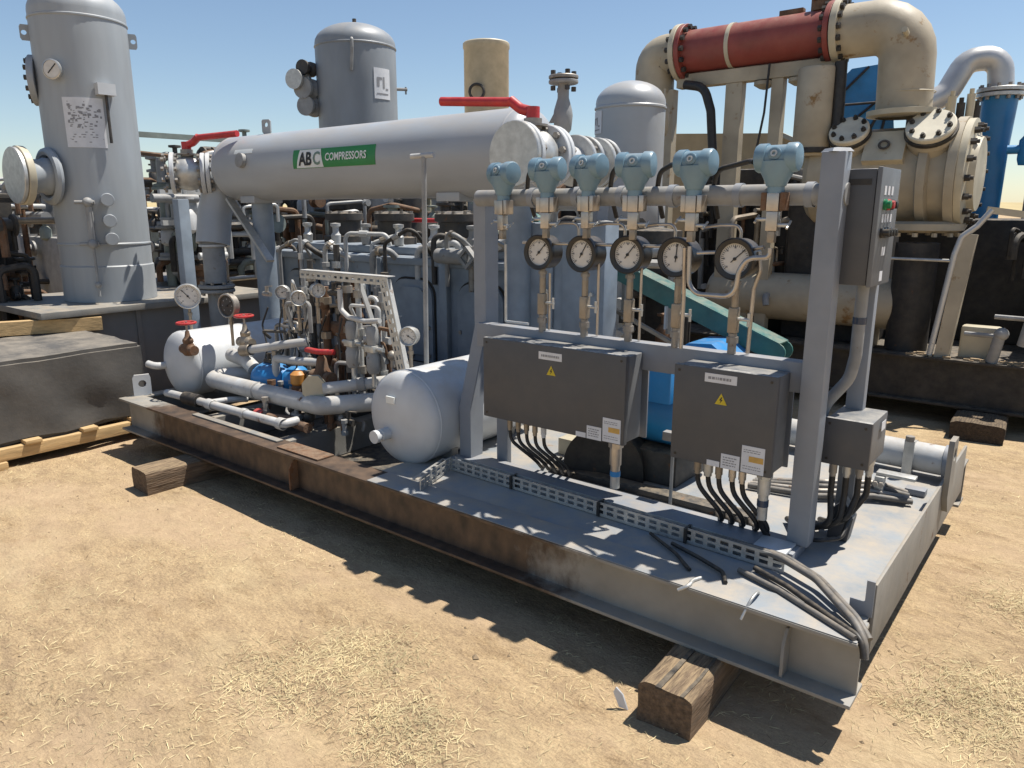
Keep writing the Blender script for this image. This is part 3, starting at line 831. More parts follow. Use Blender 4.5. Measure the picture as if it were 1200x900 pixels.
for k, y in enumerate((0.615, 0.655, 0.695, 0.735)):
    b = MB().lathe([(0.018, 0), (0.018, 0.007), (0.013, 0.009), (0.013, 0.028), (0, 0.030)], (XP, y, 1.205), (1, 0, 0), 14).build('selector_switch', 'dial_black', PN)
    MB().box(XP, XP + 0.001, y - 0.012, y + 0.010, 1.240, 1.268).build('button_label', 'paper_white', PN)
MB().box(XP, XP + 0.001, 0.655, 0.70, 1.125, 1.155).build('button_label', 'paper_white', PN)
MB().box(XP, XP + 0.001, 0.66, 0.70, 1.035, 1.07).build('button_label', 'paper_white', PN)

# cable glands and cables under the boxes
def gland(t, x, y, z, r, mt, h=0.05):
    m = MB(); m.cyl((x, y, z), (x, y, z - h * 0.35), r * 1.25, n=6); m.cyl((x, y, z - h * 0.35), (x, y, z - h), r, n=14)
    m.cyl((x, y, z - h), (x, y, z - h * 1.25), r * 0.8, n=14)
    m.build('cable_gland', mt, t)
BC1 = 'cables under the wide box'; BC2 = 'cables under the squarish box'; BC3 = 'cables under the small right box'
for k, x in enumerate((-1.71, -1.66, -1.61, -1.56, -1.51)):
    gland(BX1, x, 0.455, 0.326, 0.013, 'brass_fitting' if k < 4 else 'paper_white', 0.06)
    cable('black_cable', [(x, 0.455, 0.262), (x + 0.005, 0.455, 0.20), (x + 0.07, 0.46, 0.165), (x + 0.125 - k * 0.004, 0.50, 0.11), (x + 0.10 - k * 0.008, 0.58, 0.045), (x + 0.02, 0.72, 0.012), (x - 0.02, 0.85, 0.010)], 0.0085, 'black_rubber', bend=0.09, label='black cable under the wide box, %s gland from left' % ['first', 'second', 'third', 'fourth', 'fifth'][k], group=BC1)
gland(BX1, -1.12, 0.45, 0.327, 0.026, 'stainless', 0.12)
m = MB(); m.cyl((-1.12, 0.45, 0.178), (-1.12, 0.45, 0.155), 0.023, n=16); m.build('gland_collar', 'blue_motor', BX1)
m = MB(); m.cyl((-1.12, 0.45, 0.155), (-1.12, 0.45, 0.10), 0.021, n=16); m.build('gland_collar', 'galvanised', BX1)
for k, (x, mt) in enumerate(((-0.745, 'brass_fitting'), (-0.700, 'galvanised'), (-0.655, 'brass_fitting'), (-0.60, 'stainless'), (-0.56, 'stainless'))):
    gland(BX2, x, 0.455, 0.326, 0.015 if k != 1 else 0.02, mt, 0.06)
    cable('black_cable', [(x, 0.455, 0.26), (x + 0.005, 0.46, 0.20), (x + 0.05, 0.45, 0.165), (x + 0.105, 0.46, 0.11), (x + 0.10, 0.50, 0.06), (x + 0.03, 0.62, 0.016), (x - 0.05, 0.78, 0.010)], 0.010, 'black_rubber', bend=0.09, label='black cable under the squarish box, %s gland from left' % ['first', 'second', 'third', 'fourth', 'fifth'][k], group=BC2)
gland(BX2, -0.475, 0.46, 0.327, 0.024, 'galvanised', 0.10)
m = MB(); m.cyl((-0.475, 0.46, 0.203), (-0.475, 0.46, 0.178), 0.022, n=16); m.build('gland_collar', 'glass_blue', BX2)
m = MB(); m.cyl((-0.475, 0.46, 0.178), (-0.475, 0.46, 0.125), 0.020, n=16); m.build('gland_collar', 'galvanised', BX2)
cable('black_cable', [(-0.475, 0.46, 0.125), (-0.475, 0.47, 0.09), (-0.46, 0.50, 0.045)], 0.012, 'black_rubber', 'short stiff black cable from the large gland beside right post', group=BC2)
for k, (x, y) in enumerate(((-0.285, 0.66), (-0.24, 0.68), (-0.20, 0.70), (-0.175, 0.74))):
    gland(BX3, x, y, 0.354, 0.015, 'galvanised' if k % 2 else 'old_steel', 0.055)
    cable('black_cable', [(x, y, 0.29), (x, y, 0.21), (x + 0.02 - 0.02 * k, y - 0.03, 0.10 + 0.012 * k), (x - 0.10, y - 0.02, 0.045 + 0.008 * k), (x - 0.19, y + 0.12, 0.016)], 0.012, 'black_rubber', 'thick black cable looping below the small right box, %s gland from left' % ['first', 'second', 'third', 'fourth'][k], group=BC3)
cable('black_cable', [(-0.215, 0.70, 0.115), (-0.22, 0.62, 0.06), (-0.30, 0.55, 0.05), (-0.42, 0.66, 0.014)], 0.009, 'black_rubber', 'thin black cable swinging low round the right post')
m = MB(); m.prism([(-0.04, 0), (0.035, 0), (0.05, 0.10), (0.01, 0.17), (-0.035, 0.12)], (-0.26, 0.73, 0.003), (1, 0, 0), (0, 0, 1), (0, 0.06, 0))
tag(m.build('conduit_elbow', 'enclosure_grey'), 'dark conduit body among the black cables behind right post', 'conduit')
# flexible conduit from the panel down to the small box
cable('flexible_conduit', [(-0.262, 0.72, 1.02), (-0.262, 0.72, 0.75), (-0.275, 0.72, 0.66), (-0.35, 0.70, 0.55), (-0.36, 0.69, 0.45)], 0.022, 'pipe_grey', 'grey flexible conduit curving down from the control panel', 'conduit', n=14, bend=0.12)
m = MB(); m.pipe((-0.262, 0.72, 0.895), (-0.262, 0.72, 0.870), 0.0245, 0.0215, 16); tag(m.build('tape_band', 'glass_blue'), 'dark blue tape band round the flexible conduit', 'tape')
# ------------------------------------------------------------------ pressure transmitters on the top pipe
TXG = 'blue pressure transmitters in a row on the rack'
def make_transmitter(flange_mat='stainless'):
    t = thing('pressure_transmitter', '', 'transmitter', (0, 0, 0), TXG)
    # origin: centre of the round housing
    m = MB(); m.cyl((-0.038, 0, 0), (0.038, 0, 0), 0.046, n=24)
    m.lathe([(0.064, -0.012), (0.060, -0.045), (0.042, -0.080), (0.034, -0.10)], (0, 0, 0), (0, 0, 1), 20)
    m.bbox(-0.056, 0.056, -0.034, 0.034, -0.042, 0.012, 0.014)
    m.build('housing', 'transmitter_blue', t, local=True)
    for s in (-1, 1):
        c = MB(); c.lathe([(0.045, 0.034), (0.0525, 0.036), (0.0525, 0.066), (0.047, 0.074), (0.022, 0.078), (0, 0.078)], (0, 0, 0), (s, 0, 0), 24)
        c.build('end_cap', 'transmitter_blue', t, local=True)
    p = MB(); p.lathe([(0.023, 0.025), (0.023, 0.047), (0.019, 0.050), (0.0, 0.050)], (0, 0, 0.008), (0, -1, 0.12), 16)
    b = p.build('conduit_boss', 'transmitter_blue', t, local=True)
    p = MB(); p.lathe([(0.012, 0.049), (0.012, 0.055), (0.006, 0.055), (0.005, 0.050)], (0, 0, 0.008), (0, -1, 0.12), 12)
    p.build('plug', 'galvanised', b, local=True)
    m = MB(); m.cyl((0, 0, -0.098), (0, 0, -0.125), 0.030, n=18); m.build('neck', 'transmitter_blue', t, local=True)
    # process flange in front of the pipe
    m = MB(); m.bbox(-0.022, 0.022, -0.028, 0.03, -0.19, -0.124, 0.004); m.build('process_flange', 'stainless', t, local=True)
    for s in (-1, 1):
        m = MB(); m.bbox(s * 0.034 - 0.0105, s * 0.034 + 0.0105, -0.024, 0.026, -0.188, -0.122, 0.004); m.build('side_flange', flange_mat, t, local=True)
    # manifold block with two needle valves
    m = MB(); m.bbox(-0.021, 0.021, -0.024, 0.012, -0.262, -0.191, 0.004); mf = m.build('manifold', 'stainless', t, local=True)
    m = MB(); m.bbox(-0.013, 0.013, -0.020, 0.008, -0.305, -0.2625, 0.003); m.build('outlet', 'brass_fitting', mf, local=True)
    for s, z in ((-1, -0.220), (1, -0.240)):
        m = MB(); m.cyl((s * 0.021, -0.01, z), (s * 0.060, -0.01, z), 0.008, n=10); m.cyl((s * 0.058, -0.030, z - 0.012), (s * 0.058, 0.012, z + 0.014), 0.0045, n=8)
        m.build('needle_valve', 'galvanised', mf, local=True)
    return t
tx_x = [(-1.775, 1.436), (-1.530, 1.447), (-1.317, 1.451), (-1.096, 1.450), (-0.841, 1.448), (-0.530, 1.454)]
tx_l = ['blue pressure transmitter leftmost in the row, above the left post',
        'blue pressure transmitter second from left, before the round grey blind flange',
        'blue pressure transmitter third from left, above the second gauge',
        'blue pressure transmitter fourth from left, before the domed grey vessel',
        'blue pressure transmitter fifth from left, with a black hose behind it',
        'blue pressure transmitter with rusty side flanges beside the right post']
tx0 = make_transmitter()
for i in range(5):
    o = tx0 if i == 0 else copy_tree(tx0)
    o.location = (tx_x[i][0], 0.49, tx_x[i][1] + 0.006)
    o.rotation_euler = (0, 0, R((-14, 6, -9, 10, -3)[i])); o.scale = (1.0, 0.92, 0.96)
    o['label'] = tx_l[i]
tx5 = make_transmitter('rusty_iron')
tx5.location = (tx_x[5][0], 0.49, tx_x[5][1] + 0.006); tx5.scale = (1.0, 0.92, 0.96); tx5['label'] = tx_l[5]
# black sensor leads behind the transmitters
for k, (x0, x1) in enumerate(((-0.93, -1.02), (-0.62, -0.78), (-1.62, -1.68), (-1.36, -1.42), (-1.18, -1.24))):
    cable('sensor_lead', [(x0, 0.50, 1.45), (x0 - 0.02, 0.52, 1.455), (x1, 0.55, 1.43), (x1 - 0.02, 0.57, 1.36), (x1 - 0.02, 0.63, 1.25)], 0.010, 'black_rubber',
          ['black lead behind the fifth transmitter from left', 'black lead behind the rightmost transmitter', 'black lead behind the second transmitter from left', 'black lead behind the third transmitter from left', 'black lead behind the fourth transmitter from left'][k], 'cable', 'sensor leads behind the transmitters', bend=0.05)

# ------------------------------------------------------------------ dial gauges
def ticks(m, r, n, y, a0=-135, a1=135, w=0.0016, l=0.008):
    for k in range(n):
        a = R(a0 + (a1 - a0) * k / (n - 1))
        big = k % 5 == 0
        L_ = l * (1.5 if big else 1)
        u = Vector((math.sin(a), 0, math.cos(a)))
        m.bar(u * (r - L_) + Vector((0, y, 0)), u * r + Vector((0, y, 0)), w * (1.6 if big else 1), 0.0006, up=(0, 1, 0))
    return m
def make_gauge(r, depth, casemat, dialmat='dial_white', needle=35, dr=0.86):
    """round gauge, dial facing -y, origin at dial centre"""
    t = thing('pressure_gauge', '', 'gauge', (0, 0, 0))
    m = MB(); m.lathe([(0, depth), (r * 0.86, depth), (r * 0.95, depth - 0.006), (r * 0.95, 0.006), (r, 0.004), (r, -0.010), (r * 0.93, -0.014), (r * dr, -0.011), (r * dr, 0.0)], (0, 0, 0), (0, 1, 0), 36)
    m.build('case', casemat, t, local=True)
    m = MB(); m.cyl((0, 0.004, 0), (0, -0.001, 0), r * (dr + 0.005), n=36); d = m.build('dial', dialmat, t, local=True)
    m = ticks(MB(), r * (dr - 0.06), 31, -0.0016, w=r * 0.02, l=r * 0.11); o = m.build('tick_marks', 'ink', d, local=True, kind='stuff')
    m = MB()
    for k in range(0, 7):
        a = R(-135 + 45 * k); u = Vector((math.sin(a), 0, math.cos(a))) * r * 0.54
        m.box(u.x - r * 0.05, u.x + r * 0.05, -0.0019, -0.0012, u.z - r * 0.045, u.z + r * 0.045)
    m.build('numerals', 'soft_ink', d, local=True, kind='stuff')
    a = R(needle); u = Vector((math.sin(a), 0, math.cos(a)))
    m = MB(); p0 = -u * r * 0.25; p1 = u * r * 0.66
    m.bar(p0 + Vector((0, -0.004, 0)), p1 + Vector((0, -0.004, 0)), r * 0.045, 0.001, up=(0, 1, 0)); m.cyl((0, -0.002, 0), (0, -0.006, 0), r * 0.08, n=12)
    m.build('needle', 'ink', t, local=True)
    return t
GG = 'black dial gauges in a row on the rack'
gx_ = [(-1.588, 1.095), (-1.359, 1.096), (-1.133, 1.101), (-0.914, 1.099), (-0.673, 1.102)]
gl = ['black cased dial gauge leftmost on the rack beside the left post', 'black cased dial gauge second from left on the rack',
      'black cased dial gauge in the middle of five on the rack', 'black cased dial gauge fourth from left on the rack',
      'black cased dial gauge rightmost on rack with steel tube crossing it']
def rack_gauge(needle):
    g = make_gauge(0.079, 0.085, 'dial_black', needle=needle, dr=0.74)
    g['group'] = GG
    m = MB(); m.cyl((0, 0.03, -0.066), (0, 0.03, -0.115), 0.014, n=12); m.cyl((0, 0.03, -0.085), (0, 0.03, -0.10), 0.020, n=6); m.build('stem', 'old_steel', g, local=True)
    m = MB(); m.cyl((0, 0.03, -0.115), (0, 0.03, -0.185), 0.0145, n=14); m.build('siphon', 'brass_fitting', g, local=True)
    m = MB(); m.bbox(-0.018, 0.018, 0.012, 0.048, -0.285, -0.186, 0.005); vb = m.build('isolation_valve', 'brass_fitting', g, local=True)
    m = MB(); m.cyl((0.018, 0.03, -0.23), (0.062, 0.03, -0.23), 0.0075, n=10); m.cyl((0.058, 0.03, -0.255), (0.058, 0.03, -0.205), 0.006, n=8); m.build('valve_handle', 'galvanised', vb, local=True)
    m = MB(); m.cyl((0, 0.03, -0.286), (0, 0.03, -0.366), 0.017, n=12); m.cyl((0, 0.03, -0.30), (0, 0.03, -0.325), 0.023, n=6); m.build('nipple', 'old_steel', g, local=True)
    return g
for i, ((x, z), nd) in enumerate(zip(gx_, (42, 30, 38, 5, 48))):
    g = rack_gauge(nd)
    g.location = (x, 0.515, z)
    g.rotation_euler = (0, 0, R((2, -2, 3, -1, 1)[i]))
    g['label'] = gl[i]
# steel impulse tubing on the rack
ST = 'steel impulse tubes on the rack'
def steel_tube(pts, r, label, mt='stainless', bend=0.03):
    m = MB(); m.tube(pts, r, 10, bend); return tag(m.build('impulse_tube', mt), label, 'tube', ST)
steel_tube([(-0.530, 0.478, 1.148), (-0.530, 0.478, 1.115), (-0.61, 0.47, 1.11), (-0.635, 0.465, 1.06), (-0.645, 0.465, 0.965), (-0.80, 0.47, 0.965), (-0.838, 0.478, 1.00), (-0.841, 0.478, 1.145)], 0.0095, 'bent steel tube linking the two right transmitters round the last gauge', bend=0.05)
steel_tube([(-0.60, 0.56, 1.13), (-0.59, 0.56, 1.06), (-0.61, 0.56, 0.99), (-0.615, 0.56, 0.74)], 0.008, 'straight steel tube rising behind the rightmost gauge')
steel_tube([(-0.862, 0.478, 1.14), (-0.866, 0.50, 0.95), (-0.866, 0.50, 0.74)], 0.008, 'vertical steel tube beside the fourth gauge')
steel_tube([(-1.09, 0.56, 1.14), (-1.09, 0.56, 0.74)], 0.006, 'thin vertical steel tube right of the middle gauge')
steel_tube([(-1.30, 0.56, 1.14), (-1.30, 0.56, 0.74)], 0.006, 'thin vertical steel tube right of the second gauge')
steel_tube([(-1.56, 0.56, 1.00), (-1.56, 0.56, 0.74)], 0.006, 'thin vertical steel tube below the leftmost gauge')
steel_tube([(-1.70, 0.54, 1.135), (-1.52, 0.53, 1.135), (-1.30, 0.53, 1.137), (-1.08, 0.53, 1.137), (-0.86, 0.53, 1.14)], 0.007, 'long horizontal steel tube running behind the gauges')
steel_tube([(-0.82, 0.50, 1.12), (-0.74, 0.52, 1.125), (-0.66, 0.55, 1.13), (-0.56, 0.50, 1.15)], 0.007, 'short steel tube over the rightmost gauge')
for k, x in enumerate((-1.45, -1.22, -0.99, -0.72)):
    steel_tube([(x - 0.11, 0.545, 1.215), (x - 0.03, 0.545, 1.225), (x + 0.05, 0.55, 1.225), (x + 0.05, 0.55, 1.16)], 0.0065, ['steel tube elbow below the rack pipe, first from left', 'steel tube elbow below the rack pipe, second from left', 'steel tube elbow below the rack pipe, third from left', 'steel tube elbow below the rack pipe, fourth from left'][k])
# ------------------------------------------------------------------ big horizontal vessel
VX0, VX1, VY, VZ, VR = -4.80, -2.08, 1.06, 1.578, 0.230
vs_ = thing('horizontal_vessel', 'long grey horizontal pressure vessel carried above the skid', 'vessel', ((VX0 + VX1) / 2, VY, 1.0))
def head(r, d, n=8):
    return [(r * math.cos(PI / 2 * k / n), d * math.sin(PI / 2 * k / n)) for k in range(n + 1)]
m = MB()
prof = [(0, -0.12)] + [(VR * math.sin(PI / 2 * k / 8), -0.12 * math.cos(PI / 2 * k / 8)) for k in range(1, 9)]
L_ = VX1 - VX0
prof += [(VR, L_ * k / 10) for k in range(1, 11)]
prof += [(VR * math.cos(PI / 2 * k / 8), L_ + 0.12 * math.sin(PI / 2 * k / 8)) for k in range(1, 8)] + [(0, L_ + 0.12)]
m.lathe(prof, (VX0, VY, VZ), (1, 0, 0), 48)
m.build('shell', 'vessel_paint', vs_)
for x in (VX0 + 0.01, VX1 - 0.01):
    MB().lathe([(VR - 0.002, -0.012), (VR + 0.0035, -0.004), (VR + 0.0035, 0.004), (VR - 0.002, 0.012)], (x, VY, VZ), (1, 0, 0), 48).build('weld_seam', 'vessel_paint', vs_)
# lifting eye on the top left
m = MB(); m.holed(0.07, 0.10, (0.035, 0.065, 0.016), (-4.42, VY - 0.03, VZ + VR - 0.006), (0.94, 0.34, 0), (0, 0, 1), (0.01, -0.016, 0)); m.build('lifting_eye', 'tower_paint', vs_)
# small plates on the shell at the left
def on_shell(ang, dr=0.0):
    return Vector((0, VY - (VR + dr) * math.cos(ang), VZ + (VR + dr) * math.sin(ang)))
def shell_patch(x0, x1, a0, a1, dr, name, mt, parent, th=0.0015, n=8):
    m = MB(); vs = []; fs = []
    for dd in (dr, dr + th):
        for k in range(n + 1):
            a = a0 + (a1 - a0) * k / n
            p = on_shell(a, dd)
            vs += [Vector((x0, p.y, p.z)), Vector((x1, p.y, p.z))]
    o = 2 * (n + 1)
    for k in range(n):
        i = 2 * k
        fs += [(i, i + 1, i + 3, i + 2), (o + i, o + i + 2, o + i + 3, o + i + 1), (i, i + 2, o + i + 2, o + i), (i + 1, o + i + 1, o + i + 3, i + 3)]
    fs += [(0, o, o + 1, 1), (2 * n, 2 * n + 1, o + 2 * n + 1, o + 2 * n)]
    m.add(vs, fs)
    return m.build(name, mt, parent)
AC = math.asin((1.598 - VZ) / VR)
hw = 0.058 / VR
dec = shell_patch(-3.815, -3.02, AC - hw, AC + hw, 0.001, 'name_banner', 'decal_green', vs_)
# white panel with slanted ends behind the letters
def on_banner(vs, x0, amid, dr):
    out = []
    for p in vs:
        a = amid + p.y / VR
        q = on_shell(a, dr)
        out.append(Vector((x0 + p.x, q.y, q.z)))
    return out
def banner_poly(poly, x0, dr, name, mt, parent, cuts=6):
    bm = bmesh.new()
    f = bm.faces.new([bm.verts.new((u, v, 0)) for u, v in poly])
    vmin = min(v for _, v in poly); vmax = max(v for _, v in poly)
    for k in range(1, cuts):
        bmesh.ops.bisect_plane(bm, geom=bm.verts[:] + bm.edges[:] + bm.faces[:], plane_co=(0, vmin + (vmax - vmin) * k / cuts, 0), plane_no=(0, 1, 0))
    bm.verts.index_update()
    vs = [v.co.copy() for v in bm.verts]; fs = [[v.index for v in q.verts] for q in bm.faces]
    bm.free()
    return MB().add(on_banner(vs, x0, AC, dr), fs).build(name, mt, parent)
banner_poly([(0.0, -0.055), (0.275, -0.055), (0.245, 0.055), (0.03, 0.055)], -3.775, 0.0045, 'white_panel', 'decal_white', dec)
def banner_text(body, size, x0, v0, dr, mt, sx=1.0, bold=0.0):
    vs, fs = text_mesh(body, size, sx, bold)
    bm = bmesh.new()
    V = [bm.verts.new((p.x, p.y + v0, 0)) for p in vs]
    for q in fs:
        try: bm.faces.new([V[i] for i in q])
        except ValueError: pass
    for k in range(-5, 6):
        bmesh.ops.bisect_plane(bm, geom=bm.verts[:] + bm.edges[:] + bm.faces[:], plane_co=(0, k * 0.01, 0), plane_no=(0, 1, 0))
    bm.verts.index_update()
    vv = [v.co.copy() for v in bm.verts]; ff = [[v.index for v in q.verts] for q in bm.faces]
    bm.free()
    return MB().add(on_banner(vv, x0, AC, dr), ff).build('lettering', mt, dec, smooth=False)
banner_text('AB', 0.108, -3.745, -0.038, 0.0075, 'ink', 0.97, 0.0035)
banner_text('C', 0.108, -3.603, -0.038, 0.0075, 'decal_grey', 0.97, 0.0025)
banner_text('COMPRESSORS', 0.062, -3.480, -0.018, 0.0065, 'decal_white', 0.93, 0.0012)
shell_patch(-4.52, -4.30, AC + 0.28, AC + 0.42, 0.001, 'blank_plate', 'decal_white', vs_)
m = MB(); m.lathe([(0.05, 0), (0.05, 0.03), (0.035, 0.035), (0.0, 0.035)], (-4.40, VY - VR * 0.985, VZ + 0.035), (0, -1, 0.15), 16); m.build('nozzle', 'pipe_grey', vs_)
# saddles and legs
for x in (-4.55, -2.55):
    m = MB(); m.bbox(x - 0.09, x + 0.09, VY - 0.12, VY + 0.12, VZ - VR - 0.02, VZ - VR + 0.03, 0.006); m.build('saddle_pad', 'vessel_paint', vs_)
for (x, y) in ((-4.55, VY), (-2.17, VY + 0.05)):
    m = MB(); m.cyl((x, y, -0.145), (x, y, VZ - 0.20), 0.075, n=24); m.build('leg', 'frame_blue', vs_)
m = MB(); m.bar((-4.80, 0.95, 1.36), (-4.30, 0.93, 0.92), 0.02, 0.06, up=(0, 1, 0)); m.build('brace', 'galvanised', vs_)

place_back(vs_, 1.149, -0.0643, 0.331, -0.1917)
def flange(m, c, ax, r, t, hub=None):
    m.lathe([(0, 0), (r - 0.004, 0), (r, 0.004), (r, t - 0.004), (r - 0.004, t), (0, t)], c, ax, 32)
def ball_valve(name_label, c, ax, handle_dir, r, handle_len, label, blind=True, gapbolts=10):
    """flanged ball valve along ax starting at c, a long red handle on top"""
    c = Vector(c); d = Vector(ax).normalized()
    t = thing('ball_valve', label, 'valve', c - Vector((0, 0, r)))
    if blind:
        m = MB(); flange(m, c, d, r, 0.028); bf = m.build('blind_flange', 'galvanised', t)
    m = MB(); flange(m, c + d * 0.034, d, r, 0.030); m.build('flange', 'tank_white', t)
    m = MB(); m.lathe([(0, 0), (r * 0.66, 0), (r * 0.80, 0.05), (r * 0.84, 0.09), (r * 0.80, 0.13), (r * 0.66, 0.18), (0, 0.18)], c + d * 0.064, d, 28); body = m.build('body', 'galvanised', t)
    m = MB(); flange(m, c + d * 0.244, d, r, 0.030); m.build('flange', 'tank_white', t)
    m = MB(); flange(m, c + d * 0.280, d, r, 0.030); m.build('flange', 'tank_white', t)
    m = MB(); m.bolts(c + d * 0.068, d, r * 0.84, gapbolts, 0.017, 0.018, both=(0.036 if blind else 0.070), phase=0.2); m.bolts(c + d * 0.312, d, r * 0.84, gapbolts, 0.017, 0.018, both=0.072, phase=0.2)
    m.build('stud_bolts', 'old_steel', t, kind='stuff')
    top = c + d * 0.155 + Vector((0, 0, r * 0.80))
    m = MB(); m.cyl(top, top + Vector((0, 0, 0.05)), 0.045, n=18); m.cyl(top + Vector((0, 0, 0.012)), top + Vector((0, 0, 0.022)), 0.075, n=18); m.build('bonnet', 'old_steel', t)
    h = top + Vector((0, 0, 0.05)); hd = Vector(handle_dir).normalized()
    m = MB(); m.cyl(h, h + Vector((0, 0, 0.055)), 0.034, n=16); m.tube([h + Vector((0, 0, 0.03)), h + hd * 0.07 + Vector((0, 0, 0.045)), h + hd * 0.13 + Vector((0, 0, 0.085))], 0.026, 12)
    m.tube([h + hd * 0.11 + Vector((0, 0, 0.078)), h + hd * handle_len + Vector((0, 0, 0.085))], 0.023, 14)
    m.build('handle', 'red_paint', t)
    return t, c + d * 0.31
bv, e = ball_valve('a', (-1.895, 0.71, 1.545), (0.02, 1, 0), (-1, -0.12, 0.06), 0.155, 0.56, 'flanged ball valve with long red handle before right end of the big vessel')
# pipe beyond the right valve, joining the vessel
m = MB(); m.tube([(-1.89, 1.02, 1.535), (-1.885, 1.34, 1.535)], 0.075, 20); m.tube([(-1.89, 1.30, 1.54), (-1.89, 1.54, 1.56), (-2.50, 1.55, 1.60)], 0.085, 20, 0.12)
sp = thing('pipe_spool', 'short grey flanged pipe spool behind the right ball valve', 'pipe', (-1.89, 1.2, 1.45)); m.build('run', 'tank_white', sp)
for yy in (1.22, 1.30, 1.42, 1.48):
    m = MB(); flange(m, (-1.886, yy, 1.535), (0, 1, 0), 0.135, 0.028); m.build('flange', 'galvanised', sp)
m = MB(); m.bolts((-1.886, 1.25, 1.535), (0, 1, 0), 0.11, 10, 0.014, 0.05); m.bolts((-1.886, 1.45, 1.535), (0, 1, 0), 0.11, 10, 0.014, 0.03); m.build('stud_bolts', 'old_steel', sp, kind='stuff')
# relief valve standing above the spool
rv = thing('relief_valve', 'grey relief valve standing upright against the sky behind the red handle', 'valve', (-1.945, 1.2, 1.60))
m = MB(); m.cyl((-1.945, 1.2, 1.60), (-1.945, 1.2, 1.70), 0.026, n=16); m.lathe([(0.026, 0), (0.045, 0.03), (0.052, 0.10), (0.048, 0.13), (0.030, 0.19), (0.030, 0.26)], (-1.945, 1.2, 1.665), (0, 0, 1), 18); m.build('body', 'pipe_grey', rv)
m = MB(); flange(m, (-1.945, 1.2, 1.925), (0, 0, 1), 0.078, 0.018); m.build('flange', 'pipe_grey', rv)
m = MB(); flange(m, (-1.945, 1.2, 1.948), (0, 0, 1), 0.078, 0.018); m.build('flange', 'old_steel', rv)
m = MB(); m.bolts((-1.945, 1.2, 1.967), (0, 0, 1), 0.058, 4, 0.013, 0.022, both=0.055, phase=0.6); m.build('stud_bolts', 'pipe_dark', rv, kind='stuff')
m = MB(); m.prism([(0, 0), (-0.05, 0), (0, 0.07)], (-1.98, 1.19, 1.735), (1, 0, 0), (0, 0, 1), (0, 0.02, 0)); m.build('lever_bracket', 'pipe_grey', rv)

# left ball valve and the elbow below it
bv2, e2 = ball_valve('b', (-5.14, 0.66, 1.545), (0.55, 0.83, 0), (0.95, 0.25, 0.02), 0.15, 0.50, 'flanged ball valve with red handle at left end of the big vessel', blind=False)
el = thing('elbow_pipe', 'thick grey elbow pipe dropping from the left valve to white receiver', 'pipe', (-4.95, 0.95, 0.0))
m = MB(); m.tube([(-4.80, 1.06, 1.54), (-5.00, 1.02, 1.50), (-5.02, 0.95, 1.25), (-5.00, 0.90, 1.02)], 0.125, 24, 0.2); m.build('elbow', 'vessel_paint', el)
m = MB(); m.cyl((-5.00, 0.90, 1.03), (-4.97, 0.88, 0.72), 0.082, n=24); m.build('reducer', 'pipe_grey', el)
m = MB(); m.lathe([(0.085, 0), (0.105, 0.006), (0.105, 0.020), (0.085, 0.026)], (-5.00, 0.90, 1.0), (0, 0, 1), 28); m.build('collar', 'tank_white', el)
m = MB(); flange(m, (-4.965, 0.878, 0.715), (0, 0, -1), 0.135, 0.025); m.build('flange', 'pipe_grey', el)
m = MB(); flange(m, (-4.965, 0.878, 0.682), (0, 0, -1), 0.135, 0.025); m.build('flange', 'pipe_grey', el)
m = MB(); m.bolts((-4.965, 0.878, 0.655), (0, 0, -1), 0.11, 8, 0.014, 0.018, both=0.066); m.build('stud_bolts', 'old_steel', el, kind='stuff')
m = MB(); m.cyl((-4.965, 0.878, 0.66), (-4.95, 0.87, 0.40), 0.07, n=20); m.build('riser', 'pipe_grey', el)
MB().cyl((-4.95, 0.87, 0.41), (-4.95, 0.87, -0.15), 0.07, n=20).build('lower_riser', 'pipe_grey', el)
place_back(el, 1.149, -0.0643, 0.331, -0.1917)
place_back(bv2, 1.149, -0.0643, 0.331, -0.1917)
m = MB(); m.bbox(-5.33, -5.24, 0.78, 0.87, GROUND - 0.01, 1.36, 0.008)
tag(m.build('steel_column', 'frame_blue'), 'blue-grey steel column under the left ball valve', 'column')
# thin conduit post in front of the vessel
cp = thing('conduit_post', 'thin grey conduit post with a T top before the big vessel', 'post', (-2.52, 0.70, -0.012))
m = MB(); m.cyl((-2.52, 0.70, -0.015), (-2.49, 0.70, 1.555), 0.014, n=12); m.build('stem', 'pipe_grey', cp)
m = MB(); m.cyl((-2.57, 0.685, 1.558), (-2.43, 0.715, 1.563), 0.014, n=12); m.build('cross_bar', 'pipe_white', cp)

# ------------------------------------------------------------------ white receivers (axis along y)
def receiver(cx, cz, r, y0, y1, label, dd=0.09):
    t = thing('receiver_tank', label, 'tank', (cx, (y0 + y1) / 2, cz - r))
    L_ = y1 - y0
    prof = [(0, -dd)] + [(r * math.sin(PI / 2 * k / 9), -dd * math.cos(PI / 2 * k / 9)) for k in range(1, 10)]
    prof += [(r, L_ * k / 6) for k in range(1, 7)] + [(r * math.cos(PI / 2 * k / 9), L_ + dd * math.sin(PI / 2 * k / 9)) for k in range(1, 9)] + [(0, L_ + dd)]
    MB().lathe(prof, (cx, y0, cz), (0, 1, 0), 44).build('shell', 'tank_white', t)
    MB().lathe([(r - 0.002, -0.01), (r + 0.003, -0.004), (r + 0.003, 0.004), (r - 0.002, 0.01)], (cx, y0 + 0.01, cz), (0, 1, 0), 44).build('weld_seam', 'tank_white', t)
    for y in (y0 + 0.15, y1 - 0.15):
        m = MB(); m.prism([(-r * 0.7, -cz - 0.014), (r * 0.7, -cz - 0.014), (r * 0.75, -r * 0.5), (-r * 0.75, -r * 0.5)], (cx, y, cz), (1, 0, 0), (0, 0, 1), (0, 0.05, 0)); m.build('saddle', 'skid_paint', t)
    return t
